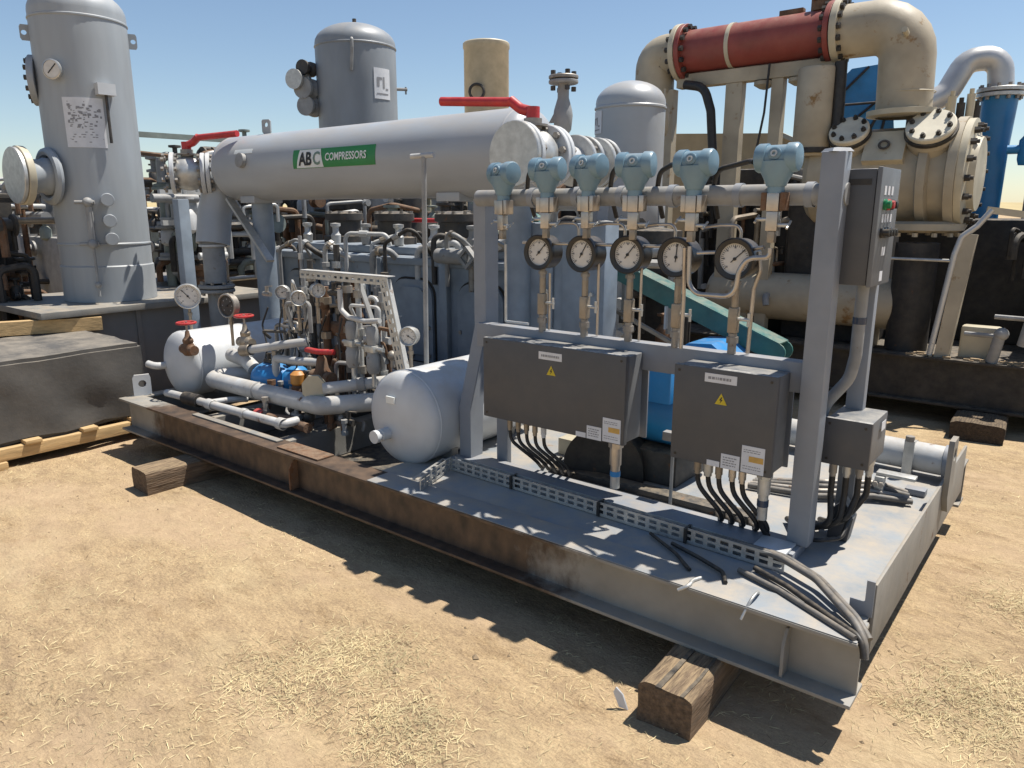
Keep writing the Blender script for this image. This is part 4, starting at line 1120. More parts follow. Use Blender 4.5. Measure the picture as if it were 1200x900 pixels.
T2 = receiver(-2.33, 0.222, 0.25, 0.36, 1.15, 'white receiver tank with a capped nozzle beside the left post')
m = MB(); m.cyl((-2.38, 0.30, 0.15), (-2.38, 0.222, 0.15), 0.033, n=18); m.build('nozzle', 'tank_white', T2)
m = MB(); m.cyl((-2.38, 0.224, 0.15), (-2.38, 0.196, 0.15), 0.025, n=18); m.cyl((-2.38, 0.20, 0.15), (-2.38, 0.178, 0.15), 0.034, n=18); m.build('cap', 'tank_white', T2)
m = MB(); m.box(-2.38, -2.32, 0.270, 0.279, 0.315, 0.35); m.build('maker_plate', 'decal_white', T2)
T1 = receiver(-4.66, 0.205, 0.235, 0.40, 1.25, 'white receiver tank at the left end of the skid')
m = MB(); m.tube([(-4.78, 0.34, 0.19), (-4.80, 0.26, 0.19), (-4.86, 0.235, 0.205)], 0.026, 12); m.build('nozzle', 'pipe_white', T1)

# ------------------------------------------------------------------ pipework between the tanks
PW = 'pipe runs on the left half of the skid'
def run(name, pts, r, mt, label, ends=(), bend=None, cat='pipe', n=16):
    t = thing(name, label, cat, Vector(pts[0]) - Vector((0, 0, r)), PW)
    m = MB(); m.tube(pts, r, n, bend if bend is not None else r * 1.6); m.build('pipe', mt, t)
    for (p, ax, rr, th, fm) in ends:
        m = MB(); m.lathe([(rr * 0.9, 0), (rr, 0.004), (rr, th - 0.004), (rr * 0.9, th)], p, ax, 18); m.build('coupling', fm, t)
    return t
r1 = run('pipe_run', [(-4.20, 0.75, 0.14), (-4.36, 0.48, 0.14), (-4.28, 0.395, 0.14), (-3.10, 0.395, 0.15), (-2.86, 0.62, 0.17), (-2.75, 0.80, 0.18)], 0.056, 'pipe_white', 'thick white pipe curving across the left deck before the tanks', (((-3.74, 0.395, 0.145), (1, 0, 0), 0.060, 0.02, 'pipe_grey'),), 0.09)
# octagonal flange standing on its bend
oc = MB(); oc.prism([(0.075 * math.cos(R(22.5 + 45 * k)), 0.085 * math.sin(R(22.5 + 45 * k))) for k in range(8)], (-3.16, 0.40, 0.245), (0.80, 0.6, 0), (0, 0, 1), (-0.018, 0.024, 0))
oc.build('octagonal_flange', 'cream_paint', r1)
run('pipe_run', [(-3.12, 0.44, 0.245), (-2.70, 0.86, 0.30), (-2.62, 1.0, 0.31)], 0.036, 'pipe_white', 'white pipe rising from the octagonal flange towards the white tank', (((-2.98, 0.58, 0.263), (0.7, 0.7, 0.1), 0.045, 0.05, 'pipe_grey'), ((-2.78, 0.78, 0.29), (0.7, 0.7, 0.1), 0.043, 0.04, 'galvanised')))
run('pipe_run', [(-4.55, 0.20, 0.045), (-4.40, 0.20, 0.05), (-3.28, 0.20, 0.065), (-3.20, 0.20, 0.065), (-3.20, 0.30, 0.065)], 0.026, 'pipe_white', 'thin white pipe lying along the near flange at left', (((-4.02, 0.20, 0.055), (1, 0, 0), 0.035, 0.07, 'pipe_white'), ((-3.62, 0.20, 0.06), (1, 0, 0), 0.033, 0.04, 'pipe_white'), ((-3.24, 0.20, 0.065), (1, 0, 0), 0.036, 0.05, 'pipe_white')), 0.03)
m = MB(); m.cyl((-4.30, 0.20, 0.05), (-4.12, 0.20, 0.055), 0.042, n=16); tag(m.build('rubber_sleeve', 'black_rubber'), 'black rubber sleeve round the thin white pipe', 'sleeve')
run('pipe_run', [(-4.02, 0.20, 0.06), (-3.98, 0.34, 0.06), (-3.94, 0.44, 0.05)], 0.02, 'pipe_white', 'short white branch pipe between the thin and thick pipes')
run('pipe_run', [(-4.12, 0.56, 0.34), (-3.72, 0.62, 0.42), (-3.60, 0.70, 0.44)], 0.028, 'pipe_white', 'pale pipe crossing in front of the left white tank', (((-4.15, 0.555, 0.335), (1, 0.1, 0.2), 0.04, 0.10, 'brass_fitting'),))
run('pipe_run', [(-3.86, 0.62, 0.12), (-3.86, 0.62, 0.31), (-3.62, 0.62, 0.32), (-3.42, 0.66, 0.33)], 0.027, 'pipe_white', 'white elbow pipe behind the blue pump', (), 0.03)
run('pipe_run', [(-4.40, 0.62, 0.27), (-4.22, 0.62, 0.25), (-4.12, 0.62, 0.20)], 0.05, 'pipe_white', 'stubby white elbow beside the left white tank', (), 0.06)
run('pipe_run', [(-3.50, 0.30, 0.03), (-3.35, 0.34, 0.03), (-3.10, 0.30, 0.035)], 0.03, 'rusty_iron', 'rusty drain pipe lying under the thick white pipe', (((-3.62, 0.30, 0.03), (1, 0, 0), 0.04, 0.08, 'red_paint'),))

# vertical small-bore pipework in the middle cluster
def riser(x, y, z0, z1, r, mt, label, fits=()):
    t = thing('riser_pipe', label, 'pipe', (x, y, z0), 'upright small pipes in the middle cluster')
    m = MB(); m.cyl((x, y, z0), (x, y, z1), r, n=12); m.build('pipe', mt, t)
    for (z, rr, h, fm) in fits:
        m = MB(); m.cyl((x, y, z), (x, y, z + h), rr, n=8); m.build('fitting', fm, t)
    return t
rnd = random.Random(12)
RL = ['upright steel riser nearest the left gauges', 'dark upright riser behind the blue pump', 'thin upright riser left of the orange regulator', 'rusty upright riser beside the orange regulator',
      'upright riser with two couplings behind the red lever', 'pale upright riser under the slotted bracket', 'upright riser left of the slotted strut', 'rusty upright pipe behind the slotted bracket',
      'tall thin riser by the compressor frame', 'dark tall riser left of the slotted bracket']
for k, (x, y, z0, z1, r, mt) in enumerate(((-3.92, 0.80, 0.05, 0.74, 0.016, 'pipe_grey'), (-3.80, 0.90, 0.0, 0.95, 0.020, 'pipe_dark'), (-3.66, 0.74, 0.1, 0.86, 0.013, 'pipe_grey'), (-3.50, 0.78, 0.05, 0.80, 0.026, 'rusty_iron'),
        (-3.30, 0.80, 0.05, 0.90, 0.022, 'pipe_dark'), (-3.10, 0.72, 0.1, 0.88, 0.018, 'pipe_white'), (-2.96, 0.78, 0.1, 0.80, 0.016, 'pipe_grey'), (-3.40, 0.95, 0.0, 0.86, 0.045, 'rusty_iron'),
        (-4.10, 1.05, 0.0, 1.10, 0.014, 'pipe_grey'), (-3.70, 1.05, 0.0, 1.05, 0.022, 'pipe_dark'))):
    fits = [(z0 + (z1 - z0) * q, r * 1.6, 0.045, rnd.choice(['galvanised', 'brass_fitting', 'old_steel'])) for q in (0.25, 0.55, 0.85)]
    riser(x, y, z0, z1, r, mt, RL[k], fits)
# filters and regulators
def filter_bowl(x, y, z, label):
    t = thing('filter_regulator', label, 'filter', (x, y, z), 'filter regulators in the middle cluster')
    m = MB(); m.lathe([(0, 0), (0.028, 0), (0.040, 0.02), (0.042, 0.10), (0.034, 0.115), (0.034, 0.13)], (x, y, z), (0, 0, 1), 18); m.build('bowl', 'pipe_grey', t)
    m = MB(); m.bbox(x - 0.040, x + 0.040, y - 0.034, y + 0.034, z + 0.13, z + 0.17, 0.006); m.build('head', 'galvanised', t)
    m = MB(); m.lathe([(0.030, 0), (0.036, 0.02), (0.036, 0.09), (0.026, 0.11), (0, 0.115)], (x, y, z + 0.17), (0, 0, 1), 16); m.build('bonnet', 'pipe_grey', t)
    for (p_, q_) in (((x, y, z - 0.08), (x, y, z)), ((x + 0.04, y, z + 0.15), (x + 0.09, y, z + 0.15)), ((x - 0.04, y, z + 0.15), (x - 0.08, y, z + 0.15))):
        MB().cyl(p_, q_, 0.0135, n=10).build('port', 'galvanised', t)
    return t
filter_bowl(-3.03, 0.60, 0.36, 'grey filter regulator hanging under the slotted bracket')
filter_bowl(-2.87, 0.62, 0.34, 'grey filter regulator next to the slotted strut')
steel_tube([(-3.12, 0.60, 0.82), (-3.12, 0.60, 0.70), (-3.05, 0.60, 0.66), (-2.92, 0.62, 0.645), (-2.80, 0.62, 0.66)], 0.016, 'white bent tube under the slotted bracket', 'pipe_white')
# orange regulator
t = thing('regulator', 'orange and rust coloured regulator between blue pump and red lever', 'regulator', (-3.56, 0.58, 0.06))
MB().lathe([(0.03, 0), (0.045, 0.01), (0.05, 0.08), (0.04, 0.10)], (-3.56, 0.58, 0.08), (0, 0, 1), 16).build('body', 'rusty_iron', t)
MB().lathe([(0.04, 0), (0.052, 0.01), (0.052, 0.07), (0.03, 0.09), (0.0, 0.092)], (-3.56, 0.58, 0.18), (0, 0, 1), 16).build('bonnet', 'orange_paint', t)
# blue pump
t = thing('blue_pump', 'small bright blue pump low between the pipes at left', 'pump', (-3.86, 0.70, 0.0))
MB().lathe([(0, -0.15), (0.08, -0.14), (0.11, -0.08), (0.11, 0.06), (0.075, 0.12), (0, 0.13)], (-3.95, 0.66, 0.15), (1, 0.25, 0), 22).build('motor', 'blue_motor', t)
MB().lathe([(0, 0), (0.09, 0.0), (0.095, 0.07), (0.05, 0.12), (0, 0.12)], (-3.80, 0.70, 0.16), (1, 0.25, 0), 20).build('volute', 'blue_motor', t)
MB().bbox(-4.0, -3.72, 0.60, 0.80, -0.012, 0.045, 0.004).build('foot', 'blue_motor', t)
# hand-wheel valves, red lever valve
def wheel_valve(x, y, z, s, label, mt='rusty_iron'):
    t = thing('globe_valve', label, 'valve', (x, y, z), 'red hand-wheel valves at the left')
    MB().lathe([(0.030 * s, 0), (0.045 * s, 0.02 * s), (0.05 * s, 0.05 * s), (0.032 * s, 0.085 * s), (0.036 * s, 0.095 * s), (0.036 * s, 0.11 * s), (0.02 * s, 0.13 * s), (0.012 * s, 0.17 * s)], (x, y, z), (0, 0, 1), 16).build('body', mt, t)
    m = MB(); m.cyl((x - 0.075 * s, y, z + 0.04 * s), (x + 0.075 * s, y, z + 0.04 * s), 0.034 * s, n=14); m.build('ends', mt, t)
    m = MB(); m.cyl((x, y, z + 0.16 * s), (x, y, z + 0.235 * s), 0.008 * s, n=8); m.build('spindle', 'old_steel', t)
    m = MB(); m.torus((x, y, z + 0.225 * s), (0, 0, 1), 0.060 * s, 0.009 * s, 22, 8)
    for a in range(3):
        u = Vector((math.cos(a * PI / 3), math.sin(a * PI / 3), 0)) * 0.06 * s
        m.bar(Vector((x, y, z + 0.225 * s)) - u, Vector((x, y, z + 0.225 * s)) + u, 0.010 * s, 0.007 * s)
    m.build('hand_wheel', 'red_paint', t)
wheel_valve(-4.46, 0.34, 0.30, 1.0, 'rusty globe valve with red hand wheel before the left white tank')
wheel_valve(-4.20, 0.62, 0.34, 1.0, 'globe valve with faded red wheel behind the rusty one', 'brass_fitting')
t = thing('lever_valve', 'rusty valve with a short red lever in the middle cluster', 'valve', (-3.28, 0.56, 0.2))
MB().lathe([(0.03, 0), (0.055, 0.02), (0.06, 0.08), (0.04, 0.12), (0.03, 0.18), (0.015, 0.2)], (-3.28, 0.56, 0.21), (0, 0, 1), 16).build('body', 'rusty_iron', t)
m = MB(); m.tube([(-3.40, 0.54, 0.435), (-3.30, 0.55, 0.43), (-3.17, 0.57, 0.44)], 0.018, 10); m.build('lever', 'red_paint', t)
m = MB(); m.cyl((-3.37, 0.56, 0.27), (-3.19, 0.56, 0.27), 0.042, n=14); m.build('ends', 'rusty_iron', t)

# process gauges
PGL = 'pipework gauges at the left'
def process_gauge(x, y, z, r, rz, label, tiltx=0, mt='galvanised', needle=20, dial='dial_white', stem=0.16):
    g = make_gauge(r, 0.045, mt, dial, needle)
    m = MB(); m.cyl((0, 0.022, -r * 0.9), (0, 0.022, -r - stem), 0.011, n=10); m.cyl((0, 0.022, -r - 0.05), (0, 0.022, -r - 0.03), 0.017, n=6); m.build('stem', 'brass_fitting', g, local=True)
    g.location = (x, y, z); g.rotation_euler = (tiltx, 0, rz); g['label'] = label; g['group'] = PGL
    return g
process_gauge(-4.80, 0.55, 0.665, 0.092, R(52), 'silver gauge turned sideways above the left white tank', needle=-40, stem=0.25)
process_gauge(-4.33, 0.58, 0.63, 0.085, R(10), 'open dark-faced gauge with thin bezel above the red wheels', needle=60, mt='old_steel', dial='pipe_dark', stem=0.2)
process_gauge(-3.56, 0.62, 0.735, 0.050, R(60), 'small round gauge left of the slotted bracket', needle=10)
process_gauge(-2.545, 0.60, 0.60, 0.055, R(20), 'white gauge on a stem beside the slotted strut', needle=120, stem=0.17)
process_gauge(-3.33, 0.60, 0.80, 0.045, R(70), 'small gauge seen edge-on under the slotted bracket', needle=0)
process_gauge(-4.05, 0.84, 0.72, 0.05, R(40), 'little gauge on the steel riser by the blue frame', needle=70)

# slotted angle bracket
br = thing('slotted_bracket', 'white slotted angle bracket standing among the pipes', 'bracket', (-2.6, 0.6, 0.3))
m = MB(); slotted(m, (-3.50, 0.60, 0.868), (-2.70, 0.60, 0.868), (0, 0, 1), 1, 0.016, 0.014, 0.05, 0.025, 0.004); m.build('top_rail', 'galvanised', br)
m = MB(); m.box(-3.50, -2.70, 0.60, 0.66, 0.915, 0.919); m.build('top_flange', 'pipe_white', br)
m = MB(); slotted(m, (-2.70, 0.598, 0.905), (-2.545, 0.58, 0.36), (-1, 0, -0.28), 2, 0.014, 0.012, 0.05, 0.025, 0.004); m.build('strut', 'galvanised', br)
m = MB(); m.bar((-2.735, 0.63, 0.90), (-2.57, 0.61, 0.36), 0.05, 0.004, up=(1, 0, 0.28)); m.build('strut_flange', 'pipe_white', br)
m = MB(); m.bar((-3.0, 0.64, 0.90), (-2.80, 0.66, 0.40), 0.012, 0.03, up=(0, 1, 0)); m.build('brace', 'pipe_grey', br)
# rusty pump body in the thick of the cluster
t = thing('rusty_pump', 'rust-brown upright pump body behind the slotted bracket', 'pump', (-3.36, 0.88, 0.0))
MB().lathe([(0.06, 0), (0.10, 0.02), (0.10, 0.16), (0.075, 0.20), (0.085, 0.22), (0.085, 0.42), (0.06, 0.46), (0.06, 0.56), (0.09, 0.57), (0.09, 0.61), (0, 0.615)], (-3.36, 0.88, 0.18), (0, 0, 1), 22).build('body', 'rusty_iron', t)
MB().cyl((-3.50, 0.84, 0.52), (-3.22, 0.84, 0.52), 0.05, n=16).build('ports', 'rusty_iron', t)
m = MB(); m.bolts((-3.36, 0.88, 0.79), (0, 0, 1), 0.072, 8, 0.011, 0.016); m.build('head_bolts', 'old_steel', t, kind='stuff')
MB().bbox(-3.48, -3.24, 0.76, 1.0, -0.03, 0.18, 0.01).build('stand', 'pipe_dark', t)
# loose dark wiring in the cluster
for k in range(9):
    x = -4.1 + 0.16 * k
    cable('instrument_wire', [(x, 0.75, 0.62), (x + rnd.uniform(-.05, .08), 0.72, 0.5), (x + rnd.uniform(-.1, .1), 0.7, 0.35), (x + rnd.uniform(-.12, .15), 0.68, 0.15)], 0.006, 'black_rubber', 'thin black instrument wire in the middle pipe cluster, %s from left' % ['first', 'second', 'third', 'fourth', 'fifth', 'sixth', 'seventh', 'eighth', 'ninth'][k], 'wire', 'hanging instrument wires')
# crowded small-bore pipework, valves and fittings filling the middle cluster
cl = thing('control_pipework', 'tangle of small rusty control pipes and fittings between the white tanks', 'pipework', (-3.4, 0.75, 0.0))
def small_bits(t, x0, x1, y0, y1, z0, z1, n, seed, mats, rmin, rmax):
    rnd = random.Random(seed)
    for k in range(n):
        x = rnd.uniform(x0, x1); y = rnd.uniform(y0, y1); z = rnd.uniform(z0, z1); r = rnd.uniform(rmin, rmax)
        mt = rnd.choice(mats); q = rnd.random(); m = MB()
        if q < 0.40:
            w = rnd.uniform(0.06, 0.22) * rnd.choice((-1, 1))
            m.tube([(x, y, max(z0, z - rnd.uniform(0.06, 0.3))), (x, y, z), (x + w, y + rnd.uniform(-.08, .08), z + rnd.uniform(-.02, .02)), (x + w, y, max(z0, z - rnd.uniform(0.05, 0.25)))], r * 0.7, 8, r * 1.6); m.build('bent_pipe', mt, t)
        elif q < 0.62:
            m.cyl((x, y, z), (x, y, z + r * 1.6), r * 1.5, n=6); m.cyl((x, y, z + r * 1.6), (x, y, z + r * 5), r, n=10); m.cyl((x, y, z + r * 5), (x, y, z + r * 6.4), r * 1.4, n=6); m.build('coupling', mt, t)
        elif q < 0.80:
            m.cyl((x - r * 3, y, z), (x + r * 3, y, z), r * 1.3, n=10); m.cyl((x, y, z), (x, y, z + r * 4), r, n=8); m.bar((x - r * 1, y, z + r * 4), (x + r * 5, y, z + r * 4.6), r * 0.9, r * 0.5); m.build('cock_valve', mt, t)
        else:
            m.sphere((x, y, z), r * 1.8, 12, 8); m.cyl((x, y, z - r * 4), (x, y, z), r * 0.9, n=8); m.build('round_fitting', mt, t)
small_bits(cl, -4.15, -2.75, 0.62, 1.05, 0.05, 0.85, 85, 61, ['rusty_iron', 'pipe_dark', 'pipe_grey', 'pipe_white', 'galvanised', 'brass_fitting', 'old_steel', 'rusty_iron', 'pipe_dark'], 0.010, 0.022)
small_bits(cl, -3.75, -2.9, 0.30, 0.60, 0.0, 0.10, 22, 67, ['rusty_iron', 'pipe_dark', 'old_steel', 'pipe_grey'], 0.010, 0.022)
# ------------------------------------------------------------------ blue-grey compressor frame at the back of the skid
cf = thing('piston_compressor', 'blue-grey compressor crankcase with arched covers behind the pipework', 'compressor', (-3.75, 1.8, 0.0))
m = MB(); m.bbox(-5.05, -2.48, 1.50, 2.12, 0.12, 0.96, 0.04); m.build('crankcase', 'frame_blue', cf)
m = MB(); m.bbox(-5.10, -2.43, 1.46, 2.16, -0.06, 0.12, 0.01); m.build('foot_rail', 'pipe_dark', cf)
m = MB(); m.bbox(-5.0, -2.52, 1.56, 2.06, 0.96, 1.02, 0.02); m.build('top_cover', 'frame_blue', cf)
def arch(w, h):
    r = w * 0.30
    pts = [(-w / 2, 0), (w / 2, 0)]
    for k in range(7): a = R(90 * k / 6); pts.append((w / 2 - r + r * math.cos(a), h - r + r * math.sin(a)))
    for k in range(7): a = R(90 + 90 * k / 6); pts.append((-w / 2 + r + r * math.cos(a), h - r + r * math.sin(a)))
    return pts
for x in (-4.70, -4.08, -3.42, -2.78):
    m = MB(); m.prism(arch(0.43, 0.61), (x, 1.502, 0.205), (1, 0, 0), (0, 0, 1), (0, -0.008, 0)); m.build('cover_gasket', 'black_iron', cf)
    m = MB(); m.prism(arch(0.40, 0.58), (x, 1.500, 0.22), (1, 0, 0), (0, 0, 1), (0, -0.028, 0)); c = m.build('inspection_cover', 'frame_blue', cf)
    m = MB(); m.prism(arch(0.30, 0.48), (x, 1.472, 0.27), (1, 0, 0), (0, 0, 1), (0, -0.016, 0)); m.build('raised_panel', 'frame_blue', c)
    m = MB()
    for (u, w) in ((-0.17, 0.05), (0.17, 0.05), (-0.17, 0.25), (0.17, 0.25), (-0.12, 0.46), (0.12, 0.46), (0, 0.03)):
        m.cyl((x + u, 1.472, 0.22 + w), (x + u, 1.458, 0.22 + w), 0.014, n=6)
    m.build('cover_bolts', 'old_steel', c, kind='stuff')
for x in (-5.0, -4.39, -3.75, -3.10, -2.50):
    MB().bbox(x - 0.035, x + 0.035, 1.455, 1.51, 0.13, 0.94, 0.008).build('frame_rib', 'frame_blue', cf)
m = MB(); m.bbox(-5.06, -2.47, 1.47, 1.515, 0.90, 0.95, 0.008); m.build('frame_ledge', 'frame_blue', cf)
# cylinders and pipe clutter on top of the crankcase
for k, x in enumerate((-4.55, -3.95, -3.30, -2.72)):
    m = MB(); m.lathe([(0.17, 0), (0.17, 0.05), (0.13, 0.06), (0.13, 0.17), (0.155, 0.18), (0.155, 0.23), (0.06, 0.25), (0, 0.25)], (x, 1.82, 1.02), (0, 0, 1), 24); cy = m.build('cylinder', 'pipe_dark', cf)
    m = MB(); m.bolts((x, 1.82, 1.25), (0, 0, 1), 0.135, 10, 0.014, 0.02); m.build('head_bolts', 'old_steel', cy, kind='stuff')
BK = (1.228, -0.098, 0.507, -0.293)
place_back(cf, *BK)
TPW = 'small pipes and fittings over the compressor frame'
rnd = random.Random(31)
lab = ['pale elbow pipe', 'dark hooked pipe', 'bent grey tube', 'white stub pipe', 'low dark manifold', 'crooked steel tube', 'grey angled tube', 'short rusty pipe', 'curved pale hose', 'dark bent line', 'grey arched line', 'black drooping hose', 'bright short tube', 'dull brown line']
pos = ['over the left cover', 'left of the frame middle', 'over the second cover', 'beside the second cylinder', 'at the middle of the frame', 'over the third cover', 'right of the third cylinder', 'near the conduit post', 'over the rightmost cover', 'by the right cylinder', 'behind the slotted bracket', 'above the slotted bracket', 'just right of frame middle', 'at the right end of the frame']
for k in range(14):
    x = -4.95 + 0.175 * k
    y = 1.45 + rnd.uniform(-0.12, 0.1)
    z = 0.95 + rnd.uniform(-0.03, 0.08)
    mt = rnd.choice(['pipe_dark', 'pipe_grey', 'pipe_white', 'pipe_dark', 'old_steel', 'green_grey'])
    w = rnd.uniform(0.12, 0.30)
    pts = [(x, y, z - 0.25), (x, y, z + rnd.uniform(0.0, 0.12)), (x + w, y + rnd.uniform(-.05, .15), z + rnd.uniform(0, 0.14)), (x + w + rnd.uniform(0, .1), y + 0.2, z - 0.1)]
    m = MB(); r_ = rnd.uniform(0.013, 0.030); m.tube(pts, r_, 10, 0.05)
    t = thing('service_pipe', lab[k] + ' ' + pos[k] + ' of the compressor', 'pipe', pts[0], TPW)
    m.build('pipe', mt, t)
    p = Vector(pts[1]); q = Vector(pts[2]); d = (q - p)
    m = MB(); m.cyl(p + d * 0.35, p + d * 0.55, r_ * 1.5, n=8); m.build('union', rnd.choice(['galvanised', 'brass_fitting', 'pipe_white']), t)
    place_back(t, *BK)
for k in range(7):
    x = -4.75 + 0.36 * k
    m = MB(); m.lathe([(0.02, 0), (0.035, 0.01), (0.04, 0.07), (0.025, 0.09), (0.025, 0.13), (0.04, 0.14), (0.04, 0.16), (0, 0.165)], (x, 1.60, 1.015), (0, 0, 1), 14)
    place_back(tag(m.build('lubricator', ['galvanised', 'pipe_white', 'pipe_grey'][k % 3]), 'small lubricator standing on the compressor top, number %s from left' % ['one', 'two', 'three', 'four', 'five', 'six', 'seven'][k], 'lubricator', 'lubricators along the compressor top'), *BK)
# long red horizontal bar and square flange seen above the right cover
m = MB(); m.cyl((-4.0, 1.95, 1.20), (-2.6, 1.95, 1.20), 0.018, n=10); place_back(tag(m.build('red_rod', 'red_paint'), 'thin red rod running over the compressor top', 'rod'), *BK)
m = MB(); m.pipe((-2.80, 1.40, 0.98), (-2.80, 1.36, 0.98), 0.075, 0.045, 4); m.cyl((-3.10, 1.42, 0.98), (-2.80, 1.42, 0.98), 0.05, n=16); place_back(tag(m.build('square_flange', 'pipe_grey'), 'grey pipe end with a square flange over the rightmost cover', 'flange'), *BK)

# ------------------------------------------------------------------ motor and guard behind the boxes
mo = thing('electric_motor', 'bright blue electric motor seen between the two big junction boxes', 'motor', (-1.25, 1.05, 0.0))
MB().lathe([(0, -0.34), (0.17, -0.34), (0.205, -0.31), (0.21, 0.22), (0.19, 0.27), (0.08, 0.29), (0, 0.29)], (-1.22, 1.04, 0.36), (1, 0, 0), 36).build('frame', 'blue_motor', mo)
for k in range(14):
    a = R(15 + 150 * k / 13)
    u = Vector((0, -math.cos(a), math.sin(a)))
    p = Vector((-1.22, 1.04, 0.36)) + u * 0.21
    MB().bar(p + Vector((-0.28, 0, 0)), p + Vector((0.20, 0, 0)), 0.006, 0.03, up=u).build('cooling_fin', 'blue_motor', mo)
MB().bbox(-1.33, -1.03, 0.76, 0.86, 0.42, 0.60, 0.01).build('terminal_box', 'blue_motor', mo)
MB().bbox(-1.45, -1.02, 0.84, 1.24, -0.001, 0.16, 0.01).build('foot', 'pipe_dark', mo)
gd = thing('coupling_guard', 'dark rounded coupling guard on the deck behind the wide box', 'guard', (-1.40, 0.86, 0.0))
m = MB(); pts = [(0.21 * math.cos(R(a)), 0.05 + 0.21 * math.sin(R(a))) for a in range(0, 181, 12)]; m.prism([(-0.21, 0.0)] + list(reversed(pts)) + [(0.21, 0.0)], (-1.36, 0.74, -0.001), (0.9, 0.3, 0), (0, 0, 1), (-0.06, 0.2, 0)); m.build('shroud', 'black_iron', gd)
m = MB(); m.bbox(-1.62, -0.60, 0.66, 0.74, -0.001, 0.030, 0.003); m.build('base_strip', 'pipe_dark', gd)
m = MB(); m.bbox(-0.99, -0.90, 0.62, 0.66, 0.30, 0.34, 0.004); m.cyl((-0.945, 0.64, 0.0), (-0.945, 0.64, 0.31), 0.008, n=8); tag(m.build('small_stand', 'pipe_grey'), 'thin grey stand between the two big junction boxes', 'stand')
# second blue pump cowl behind the right gauges
m = MB(); m.prism([(-0.18, 0), (0.16, 0), (0.16, 0.10), (0.06, 0.17), (-0.08, 0.16), (-0.18, 0.08)], (-1.28, 1.62, 0.39), (1, 0, 0), (0, 0, 1), (0, 0.3, 0))
t = thing('belt_cowl', 'blue sheet-metal cowl under the teal belt guard', 'cowl', (-1.1, 1.77, 0.0)); m.build('shell', 'blue_motor', t)
MB().bbox(-1.36, -1.12, 1.66, 1.88, -0.001, 0.389, 0.01).build('stand', 'pipe_dark', t)
# blue-grey cooler panel standing behind the left gauges
cp_ = thing('oil_cooler', 'blue-grey upright cooler panel behind the two left gauges', 'cooler', (-2.22, 1.72, -0.002))
MB().bbox(-2.60, -1.93, 1.64, 1.80, 0.36, 1.20, 0.015).build('shell', 'frame_blue', cp_)
for x in (-2.43, -2.10):
    MB().bbox(x - 0.13, x + 0.13, 1.620, 1.640, 0.45, 1.08, 0.012).build('door', 'frame_blue', cp_)
    MB().cyl((x + 0.10, 1.621, 0.78), (x + 0.10, 1.600, 0.78), 0.012, n=10).build('knob', 'galvanised', cp_)
for x in (-2.55, -1.98):
    MB().bbox(x - 0.03, x + 0.03, 1.68, 1.76, -0.003, 0.359, 0.004).build('leg', 'pipe_dark', cp_)
m = MB(); m.tube([(-2.35, 1.70, 1.195), (-2.35, 1.70, 1.30), (-2.15, 1.70, 1.30), (-2.15, 1.70, 1.195)], 0.025, 12); m.build('return_bend', 'pipe_grey', cp_)
# teal sloping belt guard: side plates, cover strip and rungs
tg = thing('belt_guard', 'long teal sloping belt guard behind the gauges', 'guard', (-1.6, 1.98, 0.0))
A = Vector((-3.02, 1.90, 1.30)); B = Vector((-0.96, 1.90, 0.50)); D = (B - A).normalized(); UPV = Vector((-D.z, 0, D.x)) * -1
UPV = Vector((0.36, 0, 0.93))
pl = []
r_ = 0.055
for k in range(9): a = R(-90 + 180 * k / 8); pl.append(((B - A).length + r_ * math.cos(a), r_ * math.sin(a)))
pl += [(0, r_), (0, -r_)]
m = MB(); m.prism(pl, A, D, UPV, (0, 0.012, 0)); m.build('side_plate', 'teal_paint', tg)
m = MB(); m.prism(pl, A + Vector((0, 0.12, 0)), D, UPV, (0, 0.012, 0)); m.build('side_plate', 'teal_paint', tg)
m = MB(); m.bar(A + UPV * r_ + Vector((0, 0.066, 0)), B + UPV * r_ + Vector((0, 0.066, 0)), 0.15, 0.01, up=UPV); m.build('cover_strip', 'teal_paint', tg)
for f_ in (0.15, 0.32, 0.5, 0.68):
    p = A + (B - A) * f_ - UPV * 0.05
    MB().bar(p + Vector((0, -0.01, 0)), p + Vector((0, -0.01, -0.14)), 0.03, 0.012, up=(1, 0, 0)).build('hanger', 'pipe_white', tg)
m = MB(); m.bar(A + Vector((0, -0.02, -0.22)), B + Vector((-0.35, -0.02, -0.12)), 0.02, 0.035, up=(0, 1, 0)); m.build('lower_rail', 'brass_fitting', tg)
for x in (-2.4, -1.2):
    m = MB(); m.box(x - 0.03, x + 0.03, 1.98, 2.04, -0.02, A.z + (x - A.x) * (B.z - A.z) / (B.x - A.x) - 0.09); m.build('leg', 'pipe_dark', tg)

# ------------------------------------------------------------------ right end of the deck: drain pipe, clamps, hoses
dp = thing('drain_pipe', 'pale fat pipe lying across the right end of the deck', 'pipe', (-0.4, 1.78, 0.0))
m = MB(); m.cyl((-0.95, 1.80, 0.095), (-0.055, 1.76, 0.095), 0.072, n=24); m.build('barrel', 'pipe_white', dp)
m = MB(); m.cyl((-0.056, 1.76, 0.095), (-0.035, 1.76, 0.095), 0.080, n=24); m.build('end_ring', 'rack_paint', dp)
m = MB(); m.pipe((-0.22, 1.768, 0.095), (-0.185, 1.766, 0.095), 0.078, 0.070); m.bbox(-0.225, -0.18, 1.68, 1.70, 0.0, 0.19, 0.003); m.build('clamp', 'galvanised', dp)
m = MB(); m.cyl((-0.203, 1.69, 0.185), (-0.203, 1.69, 0.21), 0.022, n=6); m.build('clamp_nut', 'old_steel', dp)
bk = thing('pipe_bracket', 'galvanised bracket clamping the hoses on the right deck', 'bracket', (-0.24, 1.40, 0.0))
